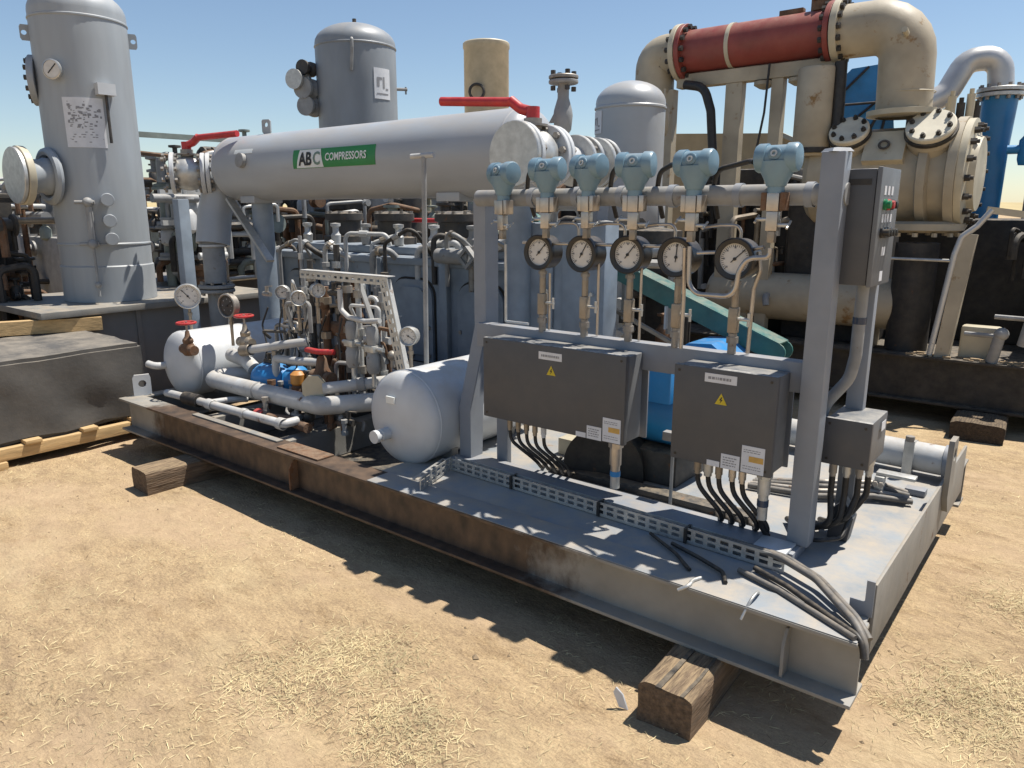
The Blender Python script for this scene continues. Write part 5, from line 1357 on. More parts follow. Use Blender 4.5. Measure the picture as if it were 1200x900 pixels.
m = MB(); m.bbox(-0.26, -0.22, 1.28, 1.32, 0.0, 0.11, 0.003); m.bbox(-0.26, -0.10, 1.30, 1.36, 0.11, 0.125, 0.003); m.build('angle', 'galvanised', bk)
m = MB(); m.bolts((-0.24, 1.275, 0.08), (0, -1, 0), 0.012, 2, 0.012, 0.015); m.build('bolt_pair', 'old_steel', bk)
for k in range(4):
    cable('hose', [(-0.75, 1.05 + 0.03 * k, 0.02), (-0.45, 1.10 + 0.035 * k, 0.025 + 0.012 * k), (-0.25, 1.24 + 0.03 * k, 0.03 + 0.012 * k), (-0.10 - 0.015 * k, 1.30 + 0.035 * k, 0.02)], 0.013, 'old_steel' if k % 2 else 'grey_cable', ['grey hose nearest the camera across the right deck', 'steel-braided hose second across the right deck', 'grey hose third across the right deck', 'steel-braided hose nearest the fat pale pipe'][k], 'hose', 'hoses across the right deck')
MB_ = MB(); MB_.bbox(-0.16, -0.075, 1.44, 1.50, 0.0, 0.03, 0.003); tag(MB_.build('deck_cleat', 'rack_paint'), 'small grey cleat on deck beside the fat pale pipe', 'cleat')
# bright small items in the rubbish under the boxes
m = MB(); m.bbox(-1.75, -1.45, 0.92, 1.10, 0.0, 0.09, 0.004); tag(m.build('filter_housing', 'cream_paint'), 'cream housing on the deck behind black cables of wide box', 'housing')
# ================================================================== equipment behind, on its own bases
def thicket(t, x0, x1, y0, y1, z0, z1, n, seed, mats, rmin=0.012, rmax=0.04, caps=True):
    """crowded small pipework with flanges, elbows and caps, every piece a part of t"""
    rnd = random.Random(seed)
    for k in range(n):
        x = rnd.uniform(x0, x1); y = rnd.uniform(y0, y1); z = rnd.uniform(z0, z1); r = rnd.uniform(rmin, rmax)
        mt = rnd.choice(mats); kind = rnd.random()
        m = MB()
        if kind < 0.45:
            w = rnd.uniform(0.12, 0.45) * rnd.choice((-1, 1)); hgt = rnd.uniform(0.1, 0.5)
            zb = max(z0, z - hgt)
            m.tube([(x, y, zb), (x, y, z), (x + w * 0.3, y + w, z + rnd.uniform(-.05, .05)), (x + w * 0.3, y + w, max(z0, z - rnd.uniform(0.1, 0.4)))], r, 8, r * 2.2); nm = 'bent_pipe'
            m.build(nm, mt, t)
        elif kind < 0.70:
            d = rnd.choice(((0, 1, 0), (1, 0, 0), (0, 0, 1)))
            rr = r * rnd.uniform(1.8, 3.0)
            m.lathe([(0, 0), (rr, 0), (rr, rr * 0.25), (rr * 0.55, rr * 0.35), (rr * 0.55, rr * 1.2), (rr, rr * 1.3), (rr, rr * 1.55), (0, rr * 1.55)], (x, y, z), d, 14); m.build('flanged_joint', mt, t)
        elif kind < 0.85:
            rr = r * 1.8
            m.lathe([(rr * 0.5, 0), (rr, rr * 0.4), (rr, rr * 2.0), (rr * 0.6, rr * 2.6), (rr * 0.35, rr * 2.7), (rr * 0.35, rr * 3.6), (rr * 0.9, rr * 3.7), (rr * 0.9, rr * 4.0), (0, rr * 4.1)], (x, y, z), (0, 0, 1), 12); m.build('small_valve', mt, t)
        else:
            L_ = rnd.uniform(0.2, 0.6)
            m.cyl((x, y - L_ / 2, z), (x + rnd.uniform(-.1, .1), y + L_ / 2, z), r, n=10); m.build('straight_pipe', mt, t)
# ------------------------------------------------------------------ tall grey separator tower at left
tw = thing('separator_tower', 'tall grey vertical separator with flanged side nozzle at left', 'tower', (-6.72, 0.78, 0.50))
TX, TY, TR = -6.62, 0.80, 0.365
prof = [(TR + 0.01, 0.0), (TR + 0.01, 0.30), (TR, 0.31)] + [(TR, 0.31 + 2.05 * k / 8) for k in range(1, 9)] + [(TR * math.cos(PI / 2 * k / 10), 2.36 + 0.22 * math.sin(PI / 2 * k / 10)) for k in range(1, 10)] + [(0, 2.58)]
MB().lathe(prof, (TX, TY, 0.50), (0, 0, 1), 56).build('shell', 'tower_paint', tw)
for z in (0.49, 2.30):
    MB().lathe([(TR - 0.002, -0.014), (TR + 0.007, -0.005), (TR + 0.007, 0.005), (TR - 0.002, 0.014)], (TX, TY, 0.5 + z), (0, 0, 1), 56).build('weld_seam', 'tower_paint', tw)
def tower_pt(ang, z, dr=0.0):
    """ang measured from the direction of +x towards -y"""
    return Vector((TX + (TR + dr) * math.cos(ang), TY - (TR + dr) * math.sin(ang), z))
CAMA = math.atan2(-( -2.221 - TY), 0.431 - TX)    # facing angle towards the viewer's side
# lifting ears
for s in (-1, 1):
    a = CAMA + s * R(88)
    u = Vector((math.cos(a), -math.sin(a), 0))
    p = tower_pt(a, 2.63, -0.02)
    m = MB(); m.holed(0.085, 0.12, (0.055, 0.06, 0.02), p, u, (0, 0, 1), Vector((u.y, -u.x, 0)) * 0.02); m.build('lifting_ear', 'tower_paint', tw)
# dial thermometer
a = CAMA + R(32)
g = MB(); n_ = Vector((math.cos(a), -math.sin(a), 0)); g.lathe([(0.05, 0), (0.05, 0.05), (0.075, 0.055), (0.078, 0.075), (0.068, 0.08)], tower_pt(a, 2.37, -0.01), n_, 24); th_ = g.build('thermometer', 'galvanised', tw)
MB().cyl(tower_pt(a, 2.37, 0.062), tower_pt(a, 2.37, 0.067), 0.067, n=24).build('dial', 'dial_white', th_)
dv = Vector((-n_.y, n_.x, 0)); c = tower_pt(a, 2.37, 0.069); MB().bar(c - dv * 0.03 - Vector((0, 0, 0.03)), c + dv * 0.04 + Vector((0, 0, 0.04)), 0.008, 0.002, up=n_).build('needle', 'ink', th_)
# data sheet stuck on the shell, with its dark print
def tower_patch(a0, a1, z0, z1, dr, name, mt, parent, n=6):
    vs = []; fs = []
    for k in range(n + 1):
        a = a0 + (a1 - a0) * k / n
        for q in (0.0, 0.002):
            vs += [tower_pt(a, z0, dr + q), tower_pt(a, z1, dr + q)]
    for k in range(n):
        i = 4 * k
        fs += [(i, i + 4, i + 5, i + 1), (i + 2, i + 3, i + 7, i + 6), (i, i + 2, i + 6, i + 4), (i + 1, i + 5, i + 7, i + 3)]
    fs += [(0, 1, 3, 2), (4 * n, 4 * n + 2, 4 * n + 3, 4 * n + 1)]
    return MB().add(vs, fs).build(name, mt, parent)
a0, a1 = CAMA - R(17), CAMA + R(30)
sh = tower_patch(a1, a0, 1.78, 2.17, 0.001, 'data_sheet', 'paper_white', tw)
def sheet_bit(u0, u1, v0, v1, mt='soft_ink'):
    aa = a1 + (a0 - a1) * u0; bb = a1 + (a0 - a1) * u1
    tower_patch(aa, bb, 1.78 + 0.39 * v0, 1.78 + 0.39 * v1, 0.0035, 'print', mt, sh, 3)
rs = random.Random(8)
def sheet_marks():
    m = MB()
    marks = [(0.10, 0.92, 0.165, 0.185), (0.12, 0.55, 0.905, 0.925)]
    for _ in range(70):
        u = rs.uniform(0.08, 0.62) if rs.random() < 0.6 else rs.uniform(0.08, 0.9); v = rs.uniform(0.36, 0.84)
        marks.append((u, min(0.93, u + rs.uniform(0.02, 0.10)), v, v + rs.uniform(0.012, 0.05)))
    for _ in range(16):
        u = rs.uniform(0.1, 0.8); marks.append((u, u + 0.06, 0.10 + 0.05 * rs.randrange(5), 0.118 + 0.05 * rs.randrange(1)))
    for (u0, u1, v0, v1) in marks:
        if v1 <= v0: v1 = v0 + 0.018
        q = [tower_pt(a1 + (a0 - a1) * u, 1.78 + 0.39 * v, 0.0036) for (u, v) in ((u0, v0), (u1, v0), (u1, v1), (u0, v1))]
        m.add(q, [(0, 1, 2, 3)])
    m.build('print', 'soft_ink', sh, kind='stuff')
sheet_marks()
# small box with conduit to the right of the sheet
a = CAMA - R(20); n_ = Vector((math.cos(a), -math.sin(a), 0)); tv = Vector((-n_.y, n_.x, 0))
p = tower_pt(a, 2.24, 0.035)
m = MB(); m.bar(p - tv * 0.07, p + tv * 0.07, 0.07, 0.09); bx = m.build('name_bracket', 'tank_white', tw)
m = MB(); m.cyl(p + Vector((0, 0, -0.04)), p + Vector((0, 0, -0.42)), 0.012, n=10); m.build('conduit', 'pipe_dark', tw)
# side nozzle with big flange, pointing to the left of view
a = CAMA + R(66); n_ = Vector((math.cos(a), -math.sin(a), 0))
m = MB(); m.lathe([(0.15, -0.08), (0.15, 0.06), (0.135, 0.08), (0.135, 0.16), (0.165, 0.20)], tower_pt(a, 1.55), n_, 30); nz_ = m.build('nozzle', 'tower_paint', tw)
m = MB(); m.torus(tower_pt(a, 1.55, 0.02), n_, 0.20, 0.035, 32, 8); m.build('reinforcing_pad', 'tower_paint', nz_)
m = MB(); flange(m, tower_pt(a, 1.55, 0.20), n_, 0.235, 0.055); m.build('nozzle_flange', 'cream_paint', nz_)
m = MB(); flange(m, tower_pt(a, 1.55, 0.258), n_, 0.225, 0.03); m.build('blind_flange', 'galvanised', nz_)
# bolted manway edge seen at the far left of the shell
a = CAMA + R(98); n_ = Vector((math.cos(a), -math.sin(a), 0))
m = MB(); flange(m, tower_pt(a, 2.33, -0.02), n_, 0.20, 0.05); mw = m.build('manway', 'tower_paint', tw); m = MB(); m.bolts(tower_pt(a, 2.33, 0.03), n_, 0.16, 12, 0.022, 0.025); m.build('manway_bolts', 'pipe_dark', mw, kind='stuff')
# level bridle: two upright columns with cocks
for k, (da, zs) in enumerate(((-8, (0.98, 1.25)), (-20, (0.98, 1.12, 1.30)))):
    pass
a = CAMA + R(12); n_ = Vector((math.cos(a), -math.sin(a), 0)); tv = Vector((-n_.y, n_.x, 0))
lv = MB(); c0 = tower_pt(a, 0.98, 0.07); c1 = tower_pt(a, 1.36, 0.07)
lv.cyl(c0, c1, 0.022, n=12); lv.bar(c0 + Vector((0, 0, 0.04)), c1 - Vector((0, 0, 0.04)), 0.05, 0.03, up=n_)
for z in (1.00, 1.34): lv.cyl(tower_pt(a, z, -0.02), tower_pt(a, z, 0.09), 0.03, n=10); lv.cyl(tower_pt(a, z, 0.07) - tv * 0.10, tower_pt(a, z, 0.07) + tv * 0.05, 0.016, n=10); lv.sphere(tower_pt(a, z, 0.08), 0.04)
lv.cyl(c0, tower_pt(a, 0.56, 0.07), 0.012, n=8); lv.sphere(tower_pt(a, 0.66, 0.07), 0.028)
lv.build('level_gauge', 'pipe_grey', tw)
a = CAMA - R(6)
for z in (1.36, 1.19, 1.04):
    n_ = Vector((math.cos(a), -math.sin(a), 0))
    m = MB(); m.cyl(tower_pt(a, z, -0.03), tower_pt(a, z, 0.14), 0.04, n=16); flange(m, tower_pt(a, z, 0.14), n_, 0.052, 0.025); m.build('level_switch', 'tower_paint', tw)
MB().lathe([(0.02, -0.006), (0.02, 0.006), (0.0, 0.006)], (TX, TY, 3.08), (0, 0, 1), 8).build('top_plug', 'tower_paint', tw)
# its base: platform and cabinet
pf = thing('tower_base', 'grey steel base box with platform under the tall separator', 'base', (-6.75, 1.0, GROUND))
m = MB(); m.bbox(-7.5, -5.98, -0.02, 2.1, 0.445, 0.498, 0.006); m.build('platform', 'skid_paint', pf)
m = MB(); m.bbox(-7.4, -6.05, 0.30, 2.05, GROUND + 0.0, 0.443, 0.01); m.build('cabinet', 'grey_cabinet', pf)
for y in (0.32, 0.75, 1.2, 1.65, 2.02):
    MB().box(-6.048, -6.035, y - 0.02, y + 0.02, GROUND, 0.443).build('cabinet_rib', 'grey_cabinet', pf)

# ------------------------------------------------------------------ crate under tarpaulin on a pallet
ct = thing('covered_crate', 'big crate wrapped in dusty black tarpaulin at left edge', 'crate', (-5.55, -0.55, GROUND))
bm = bmesh.new()
mtx = Matrix.Translation((-5.62, -0.62, 0.045)) @ Matrix.Diagonal((1.10, 1.86, 0.56, 1))
bmesh.ops.create_cube(bm, size=1, matrix=mtx)
bmesh.ops.bevel(bm, geom=bm.edges[:], offset=0.025, segments=2, affect='EDGES')
bmesh.ops.subdivide_edges(bm, edges=bm.edges[:], cuts=18, use_grid_fill=True)
for v in bm.verts:
    q = v.co
    w = noise.noise(q * 2.0) * 0.020 + noise.noise(q * 5.5 + Vector((3, 1, 2))) * 0.012 + noise.noise(Vector((q.x * 12, q.y * 12, q.z * 4))) * 0.008
    # long slack folds running down the sides
    fold = 0.016 * math.sin(q.y * 9 + 2.0 * math.sin(q.z * 5 + q.y * 2)) * max(0.0, min(1.0, (0.30 - q.z) * 2.5))
    nrm = Vector((q.x + 5.62, (q.y + 0.62) * 0.6, (q.z - 0.045) * 1.6)).normalized()
    v.co = q + nrm * (w + fold)
    if v.co.z < -0.20: v.co.z += 0.03 * noise.noise(Vector((q.x * 4, q.y * 4, 0)))
MB().from_bm(bm).build('tarpaulin', 'tarpaulin', ct, sharp=60)
pt = thing('pallet', 'raw timber pallet under the tarpaulin-covered crate', 'pallet', (-5.6, -0.6, GROUND))
MB().bbox(-5.09, -5.03, -1.75, 0.36, GROUND + 0.045, GROUND + 0.125, 0.004).build('stringer', 'lumber_pale', pt)
MB().bbox(-6.15, -6.07, -1.75, 0.36, GROUND + 0.045, GROUND + 0.125, 0.004).build('stringer', 'lumber_pale', pt)
for y in (-1.55, -1.20, -0.86, -0.50, -0.14, 0.20):
    MB().bbox(-6.2, -5.01, y - 0.05, y + 0.05, GROUND + 0.127, GROUND + 0.152, 0.003).build('deck_board', 'lumber_pale', pt)
for y in (-1.60, -0.72, 0.28):
    MB().bbox(-6.2, -5.0, y - 0.05, y + 0.05, GROUND - 0.01, GROUND + 0.043, 0.003).build('bottom_board', 'lumber_pale', pt)
m = MB(); m.bar((-6.45, -1.10, 0.40), (-5.98, 0.42, 0.375), 0.085, 0.105)
tag(m.build('loose_plank', 'lumber_pale'), 'long pale plank lying behind the tarpaulin crate', 'plank')
m = MB(); m.bar((-5.6, -1.0, 0.352), (-5.42, -0.62, 0.350), 0.05, 0.02)
tag(m.build('wood_offcut', 'timber_old'), 'thin wood offcut lying on top of the tarpaulin', 'wood')
# dark radiator and pipe bank left of the tower
rb = thing('cooler_bank', 'black upright cooler bank with slanting pipes left of the tall separator', 'cooler', (-7.7, -0.6, GROUND))
m = MB(); m.bbox(-8.4, -7.35, -2.2, 0.35, GROUND, 1.42, 0.02); m.build('casing', 'black_iron', rb)
rnd = random.Random(5)
for k in range(9):
    y = -1.75 + 0.235 * k
    m = MB(); m.bar((-7.28, y, GROUND), (-7.30, y - 0.03, 1.40), 0.05, 0.05); m.build('upright', rnd.choice(['pipe_dark', 'black_iron', 'pipe_dark', 'pipe_grey']), rb)
for z in (0.62, 1.36):
    m = MB(); m.bar((-7.24, -2.1, z), (-7.24, 0.40, z), 0.04, 0.04); m.build('rail', 'pipe_dark', rb)
for k in range(5):
    y = -0.9 + 0.24 * k
    m = MB(); m.tube([(-7.20, y, 1.25), (-7.15, y + 0.03, 0.8), (-7.10, y + 0.16, 0.35)], 0.03, 10); m.build('slanting_pipe', ['pipe_grey', 'pipe_dark', 'rusty_iron', 'pipe_grey', 'rusty_iron'][k], rb)
for k in range(5):
    m = MB(); m.sphere((-7.12 + rnd.uniform(-.1, .1), 0.02 + 0.055 * k, 0.62 + 0.07 * (k % 3)), 0.055, 10, 7); m.build('rusted_cap', 'rusty_iron', rb)
thicket(rb, -7.2, -7.0, -1.2, 0.35, 0.3, 1.4, 40, 19, ['pipe_dark', 'black_iron', 'rusty_iron', 'pipe_grey', 'brass_fitting'], 0.012, 0.035)
m = MB(); m.lathe([(0.0, 0), (0.20, 0.0), (0.20, 0.04), (0, 0.04)], (-7.45, -0.42, 1.55), (0.95, -0.3, 0), 24); m.build('end_disc', 'galvanised', rb)

# ------------------------------------------------------------------ green-grey valve tree between tower and the left column
vt = thing('valve_tree', 'crowded green-grey valve tree just right of the tall separator', 'valve tree', (-7.2, 2.0, GROUND))
rnd = random.Random(17)
m = MB(); m.bbox(-8.4, -7.3, 1.6, 3.0, GROUND, 0.55, 0.02); m.build('base', 'grey_cabinet', vt)
for k in range(6):
    x = -7.25 - 0.11 * (k % 3); y = 1.70 + 0.18 * k
    h = 1.75 + rnd.uniform(-0.15, 0.30)
    m = MB(); m.cyl((x, y, 0.5), (x, y, h), 0.05 + 0.02 * (k % 2), n=14); m.build('standpipe', ['green_grey', 'pipe_white', 'pipe_grey'][k % 3], vt)
    for q in range(3):
        z = 0.75 + 0.42 * q + rnd.uniform(-.1, .1)
        m = MB(); m.cyl((x, y - 0.1, z), (x + 0.16, y + 0.12, z), 0.035, n=10); flange(m, (x + 0.02, y - 0.02, z - 0.04), (0, 0, 1), 0.10, 0.03); m.build('branch', rnd.choice(['green_grey', 'pipe_white', 'pipe_grey', 'rusty_iron']), vt)
for z in (1.15, 1.45, 1.80):
    m = MB(); m.bar((-7.05, 1.55, z), (-7.05, 2.9, z), 0.05, 0.05); m.build('cross_rail', 'pipe_white' if z < 1.5 else 'green_grey', vt)
m = MB(); m.sphere((-6.98, 1.95, 1.28), 0.16, 18, 12, 0.75); m.build('round_cover', 'tank_white', vt)
m = MB(); m.lathe([(0.0, 0), (0.16, 0.0), (0.16, 0.05), (0.1, 0.08), (0.1, 0.14), (0.16, 0.16), (0.16, 0.2), (0, 0.2)], (-6.98, 1.92, 0.52), (0, 0, 1), 20); m.build('rusty_valve', 'rusty_iron', vt)
m = MB(); m.bar((-7.1, 1.4, 1.99), (-7.0, 3.3, 2.0), 0.04, 0.05); m.build('top_rail', 'green_grey', vt)
thicket(vt, -7.6, -6.75, 1.55, 2.9, 0.55, 1.95, 110, 41, ['green_grey', 'pipe_white', 'pipe_grey', 'pipe_dark', 'black_iron', 'rusty_iron', 'galvanised'], 0.018, 0.05)

# ------------------------------------------------------------------ dark skids filling the middle distance behind the compressor
def dark_unit(x0, x1, y0, y1, h, label, seed, mt='black_iron'):
    rnd = random.Random(seed)
    t = thing('compressor_unit', label, 'compressor', ((x0 + x1) / 2, (y0 + y1) / 2, GROUND), 'idle compressor units in the back rows')
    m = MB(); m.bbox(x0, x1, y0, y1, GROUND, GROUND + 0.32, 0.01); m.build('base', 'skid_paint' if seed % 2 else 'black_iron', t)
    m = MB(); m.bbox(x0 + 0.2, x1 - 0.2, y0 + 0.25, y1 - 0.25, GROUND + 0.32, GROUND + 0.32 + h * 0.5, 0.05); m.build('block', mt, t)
    n = int((x1 - x0) / 0.5)
    for k in range(n):
        x = x0 + 0.3 + (x1 - x0 - 0.6) * (k + 0.5) / n
        m = MB(); m.lathe([(0.14, 0), (0.14, h * 0.25), (0.18, h * 0.27), (0.18, h * 0.34), (0, h * 0.36)], (x, (y0 + y1) / 2, GROUND + 0.30 + h * 0.5), (0, 0, 1), 16); m.build('cylinder', rnd.choice([mt, 'pipe_dark', 'pipe_grey']), t)
        z = GROUND + 0.3 + h * rnd.uniform(0.45, 0.85)
        m = MB(); m.tube([(x - 0.2, y0 + 0.1, GROUND + 0.3), (x - 0.2, y0 + 0.1, z), (x + 0.15, y0 + 0.15, z + rnd.uniform(-.1, .1)), (x + 0.2, y0 + 0.5, z)], rnd.uniform(0.02, 0.05), 10, 0.08); m.build('pipe', rnd.choice(['pipe_dark', 'pipe_grey', 'pipe_white', 'rusty_iron']), t)
    thicket(t, x0 + 0.2, x1 - 0.2, y0, y0 + 0.35, GROUND + 0.5, GROUND + 0.35 + h * 0.85, int(22 * (x1 - x0)), seed + 50, ['pipe_dark', 'black_iron', 'pipe_grey', 'pipe_white', 'rusty_iron', 'pipe_dark', 'green_grey'], 0.015, 0.05)
    m = MB(); m.cyl((x0 + 0.3, y0 + 0.2, GROUND + 0.32 + h * 0.62), (x1 - 0.3, y0 + 0.2, GROUND + 0.32 + h * 0.62), 0.06, n=14); m.build('header', rnd.choice(['pipe_grey', 'pipe_dark']), t)
    return t
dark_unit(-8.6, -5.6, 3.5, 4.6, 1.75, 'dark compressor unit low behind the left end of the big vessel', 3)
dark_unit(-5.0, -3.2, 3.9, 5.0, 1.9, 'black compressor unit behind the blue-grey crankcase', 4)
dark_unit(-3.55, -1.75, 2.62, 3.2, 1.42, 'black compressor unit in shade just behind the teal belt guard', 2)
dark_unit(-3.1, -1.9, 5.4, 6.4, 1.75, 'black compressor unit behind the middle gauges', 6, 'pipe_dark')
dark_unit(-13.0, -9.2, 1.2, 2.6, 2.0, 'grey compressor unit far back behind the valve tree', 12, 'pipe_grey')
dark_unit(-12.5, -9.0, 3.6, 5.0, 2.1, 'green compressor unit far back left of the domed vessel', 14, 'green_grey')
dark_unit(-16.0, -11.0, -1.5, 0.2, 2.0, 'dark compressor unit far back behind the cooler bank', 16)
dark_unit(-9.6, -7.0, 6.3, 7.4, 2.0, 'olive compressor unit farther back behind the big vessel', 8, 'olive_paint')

# ------------------------------------------------------------------ vertical vessels against the sky
def upright_vessel(x, y, r, z0, z1, mt, label, dome=0.45, legs=True):
    t = thing('vertical_vessel', label, 'vessel', (x, y, GROUND))
    h = z1 - z0 - r * dome
    prof = [(0, 0), (r * 0.8, 0.03), (r, 0.12)] + [(r, 0.12 + (h - 0.12) * k / 5) for k in range(1, 6)] + [(r * math.cos(PI / 2 * k / 9), h + r * dome * math.sin(PI / 2 * k / 9)) for k in range(1, 9)] + [(0, h + r * dome)]
    MB().lathe(prof, (x, y, z0), (0, 0, 1), 40).build('shell', mt, t)
    MB().lathe([(r - 0.003, -0.018), (r + 0.010, -0.006), (r + 0.010, 0.006), (r - 0.003, 0.018)], (x, y, z0 + h - 0.04), (0, 0, 1), 40).build('weld_seam', mt, t)
    for k in range(3):
        a = k * 2.1 + 0.3
        p = Vector((x + r * 0.9 * math.cos(a), y + r * 0.9 * math.sin(a), GROUND)); MB().bar(p, p + Vector((0, 0, z0 - GROUND + 0.3)), 0.10, 0.10).build('leg', mt, t)
    return t
v2 = upright_vessel(-7.46, 4.5, 0.505, 0.6, 3.56, 'tower_two', 'grey domed vertical vessel rising behind the big horizontal vessel', 0.5)
m = MB(); m.cyl((-7.46, 4.5, 3.55), (-7.46, 4.5, 3.62), 0.025, n=8); m.build('vent', 'pipe_dark', v2)
cv = Vector((0.431 + 7.46, -2.221 - 4.5, 0)).normalized(); sv = Vector((-cv.y, cv.x, 0))
p = Vector((-7.46, 4.5, 3.28)) + cv * 0.52 - sv * 0.04; m = MB(); m.tube([p, p + cv * 0.05, p + cv * 0.05 - Vector((0, 0, 0.10)), p - Vector((0, 0, 0.35)) - sv * 0.02], 0.02, 8, 0.03); m.build('vent_hose', 'pipe_grey', v2)
def wrap_sheet(parent, x, y, r, a0, a1, z0, z1):
    vs = []; fs = []; n = 5
    for k in range(n + 1):
        a = a0 + (a1 - a0) * k / n
        for q in (0.002, 0.006): vs += [Vector((x + (r + q) * math.cos(a), y + (r + q) * math.sin(a), z)) for z in (z0, z1)]
    for k in range(n):
        i = 4 * k; fs += [(i, i + 4, i + 5, i + 1), (i + 2, i + 3, i + 7, i + 6), (i, i + 2, i + 6, i + 4), (i + 1, i + 5, i + 7, i + 3)]
    fs += [(0, 1, 3, 2), (4 * n, 4 * n + 2, 4 * n + 3, 4 * n + 1)]
    o = MB().add(vs, fs).build('data_sheet', 'paper_white', parent)
    def bit(u0, u1, v0, v1):
        vs = []; fs = []
        for k in range(4):
            a = a0 + (a1 - a0) * (u0 + (u1 - u0) * k / 3)
            vs += [Vector((x + (r + 0.008) * math.cos(a), y + (r + 0.008) * math.sin(a), z0 + (z1 - z0) * v)) for v in (v0, v1)]
        for k in range(3): fs.append((2 * k, 2 * k + 2, 2 * k + 3, 2 * k + 1))
        MB().add(vs, fs).build('print', 'soft_ink', o)
    for b_ in ((0.15, 0.45, 0.62, 0.70), (0.15, 0.3, 0.40, 0.62), (0.5, 0.62, 0.35, 0.72), (0.68, 0.86, 0.3, 0.36), (0.12, 0.85, 0.14, 0.19)): bit(*b_)
ca = math.atan2(cv.y, cv.x)
wrap_sheet(v2, -7.46, 4.5, 0.505, ca + R(24), ca + R(52), 2.62, 2.98)
m = MB(); p = Vector((-7.46, 4.5, 2.80)) + sv * 0.50; m.cyl(p, p + sv * 0.14, 0.02, n=8); m.cyl(p + sv * 0.12 + Vector((0, 0, -0.06)), p + sv * 0.12 + Vector((0, 0, 0.03)), 0.012, n=8); m.build('side_tap', 'pipe_grey', v2)
for k, (o_, z, r_) in enumerate(((0.56, 2.76, 0.13), (0.66, 2.86, 0.12), (0.55, 3.00, 0.09), (0.54, 2.55, 0.12))):
    p = Vector((-7.46, 4.5, z)) - sv * o_; m = MB(); m.lathe([(0, 0), (r_, 0), (r_, 0.05), (r_ * 0.6, 0.08), (r_ * 0.6, 0.16), (r_, 0.18), (r_, 0.22), (0, 0.22)], p, cv - sv * 0.6, 18); m.build('side_valve', ['pipe_grey', 'galvanised', 'pipe_dark', 'pipe_grey'][k], v2)
v3 = upright_vessel(-2.92, 3.6, 0.292, 1.02, 2.33, 'vessel_paint', 'pale grey domed vessel behind the fourth transmitter', 0.62)
cv3 = math.atan2(-2.221 - 3.6, 0.431 + 2.92)
wrap_sheet(v3, -2.92, 3.6, 0.292, cv3 - R(82), cv3 - R(52), 1.90, 2.08)
st = thing('exhaust_stack', 'plain beige cylindrical stack against the sky behind red handle', 'stack', (-9.1, 9.0, GROUND))
MB().lathe([(0.415, 0), (0.415, 4.5), (0.43, 4.52), (0.43, 4.60), (0.41, 4.62), (0.30, 4.62), (0.30, 4.0), (0, 4.0)], (-9.1, 9.0, GROUND), (0, 0, 1), 36).build('shell', 'cream_paint', st)
MB().torus((-8.95, 8.55, 3.35), (0.6, -0.8, 0), 0.13, 0.025, 20, 8).build('ring_handle', 'pipe_dark', st)
# ------------------------------------------------------------------ beige compressor package at right rear
bs = thing('dark_base', 'long black steel base beam under the beige compressor', 'base', (-0.4, 5.0, GROUND))
m = MB(); m.bbox(-3.2, 2.6, 4.30, 4.44, -0.225, -0.205, 0.003); m.bbox(-3.2, 2.6, 4.30, 4.44, 0.13, 0.15, 0.003); m.box(-3.19, 2.59, 4.36, 4.375, -0.204, 0.129); m.build('front_beam', 'black_iron', bs)
m = MB(); m.bbox(-3.2, 2.6, 4.45, 6.4, 0.06, 0.125, 0.004); m.build('deck', 'pipe_dark', bs)
m = MB(); m.bbox(-3.2, 2.6, 6.41, 6.55, -0.225, 0.15, 0.003); m.build('rear_beam', 'black_iron', bs)
# horizontal beige receiver
hv = thing('beige_receiver', 'beige horizontal receiver low behind the right post', 'vessel', (-1.4, 4.62, 0.15))
r_ = 0.215; x0, x1 = -2.5, -0.78
prof = [(0, -0.10)] + [(r_ * math.sin(PI / 2 * k / 8), -0.10 * math.cos(PI / 2 * k / 8)) for k in range(1, 9)] + [(r_, (x1 - x0) * k / 6) for k in range(1, 7)] + [(r_ * math.cos(PI / 2 * k / 8), (x1 - x0) + 0.10 * math.sin(PI / 2 * k / 8)) for k in range(1, 8)] + [(0, x1 - x0 + 0.10)]
MB().lathe(prof, (x0, 4.70, 0.50), (1, 0, 0), 40).build('shell', 'beige_paint', hv)
MB().lathe([(r_ - 0.002, -0.01), (r_ + 0.006, -0.004), (r_ + 0.006, 0.004), (r_ - 0.002, 0.01)], (x1 - 0.03, 4.70, 0.50), (1, 0, 0), 40).build('weld_seam', 'beige_paint', hv)
for x in (-2.2, -1.1): MB().box(x - 0.04, x + 0.04, 4.56, 4.84, 0.125, 0.34).build('saddle', 'beige_paint', hv)
m = MB(); m.tube([(-1.95, 4.50, 0.52), (-1.95, 4.44, 0.52), (-1.93, 4.42, 0.44)], 0.03, 10); m.build('nozzle', 'pipe_grey', hv)
# big beige cylinder casting with bolted covers
cc = thing('cylinder_casting', 'big beige compressor cylinder with bolted round covers', 'compressor', (-0.95, 5.0, 0.15))
CX, CY = -0.87, 4.80
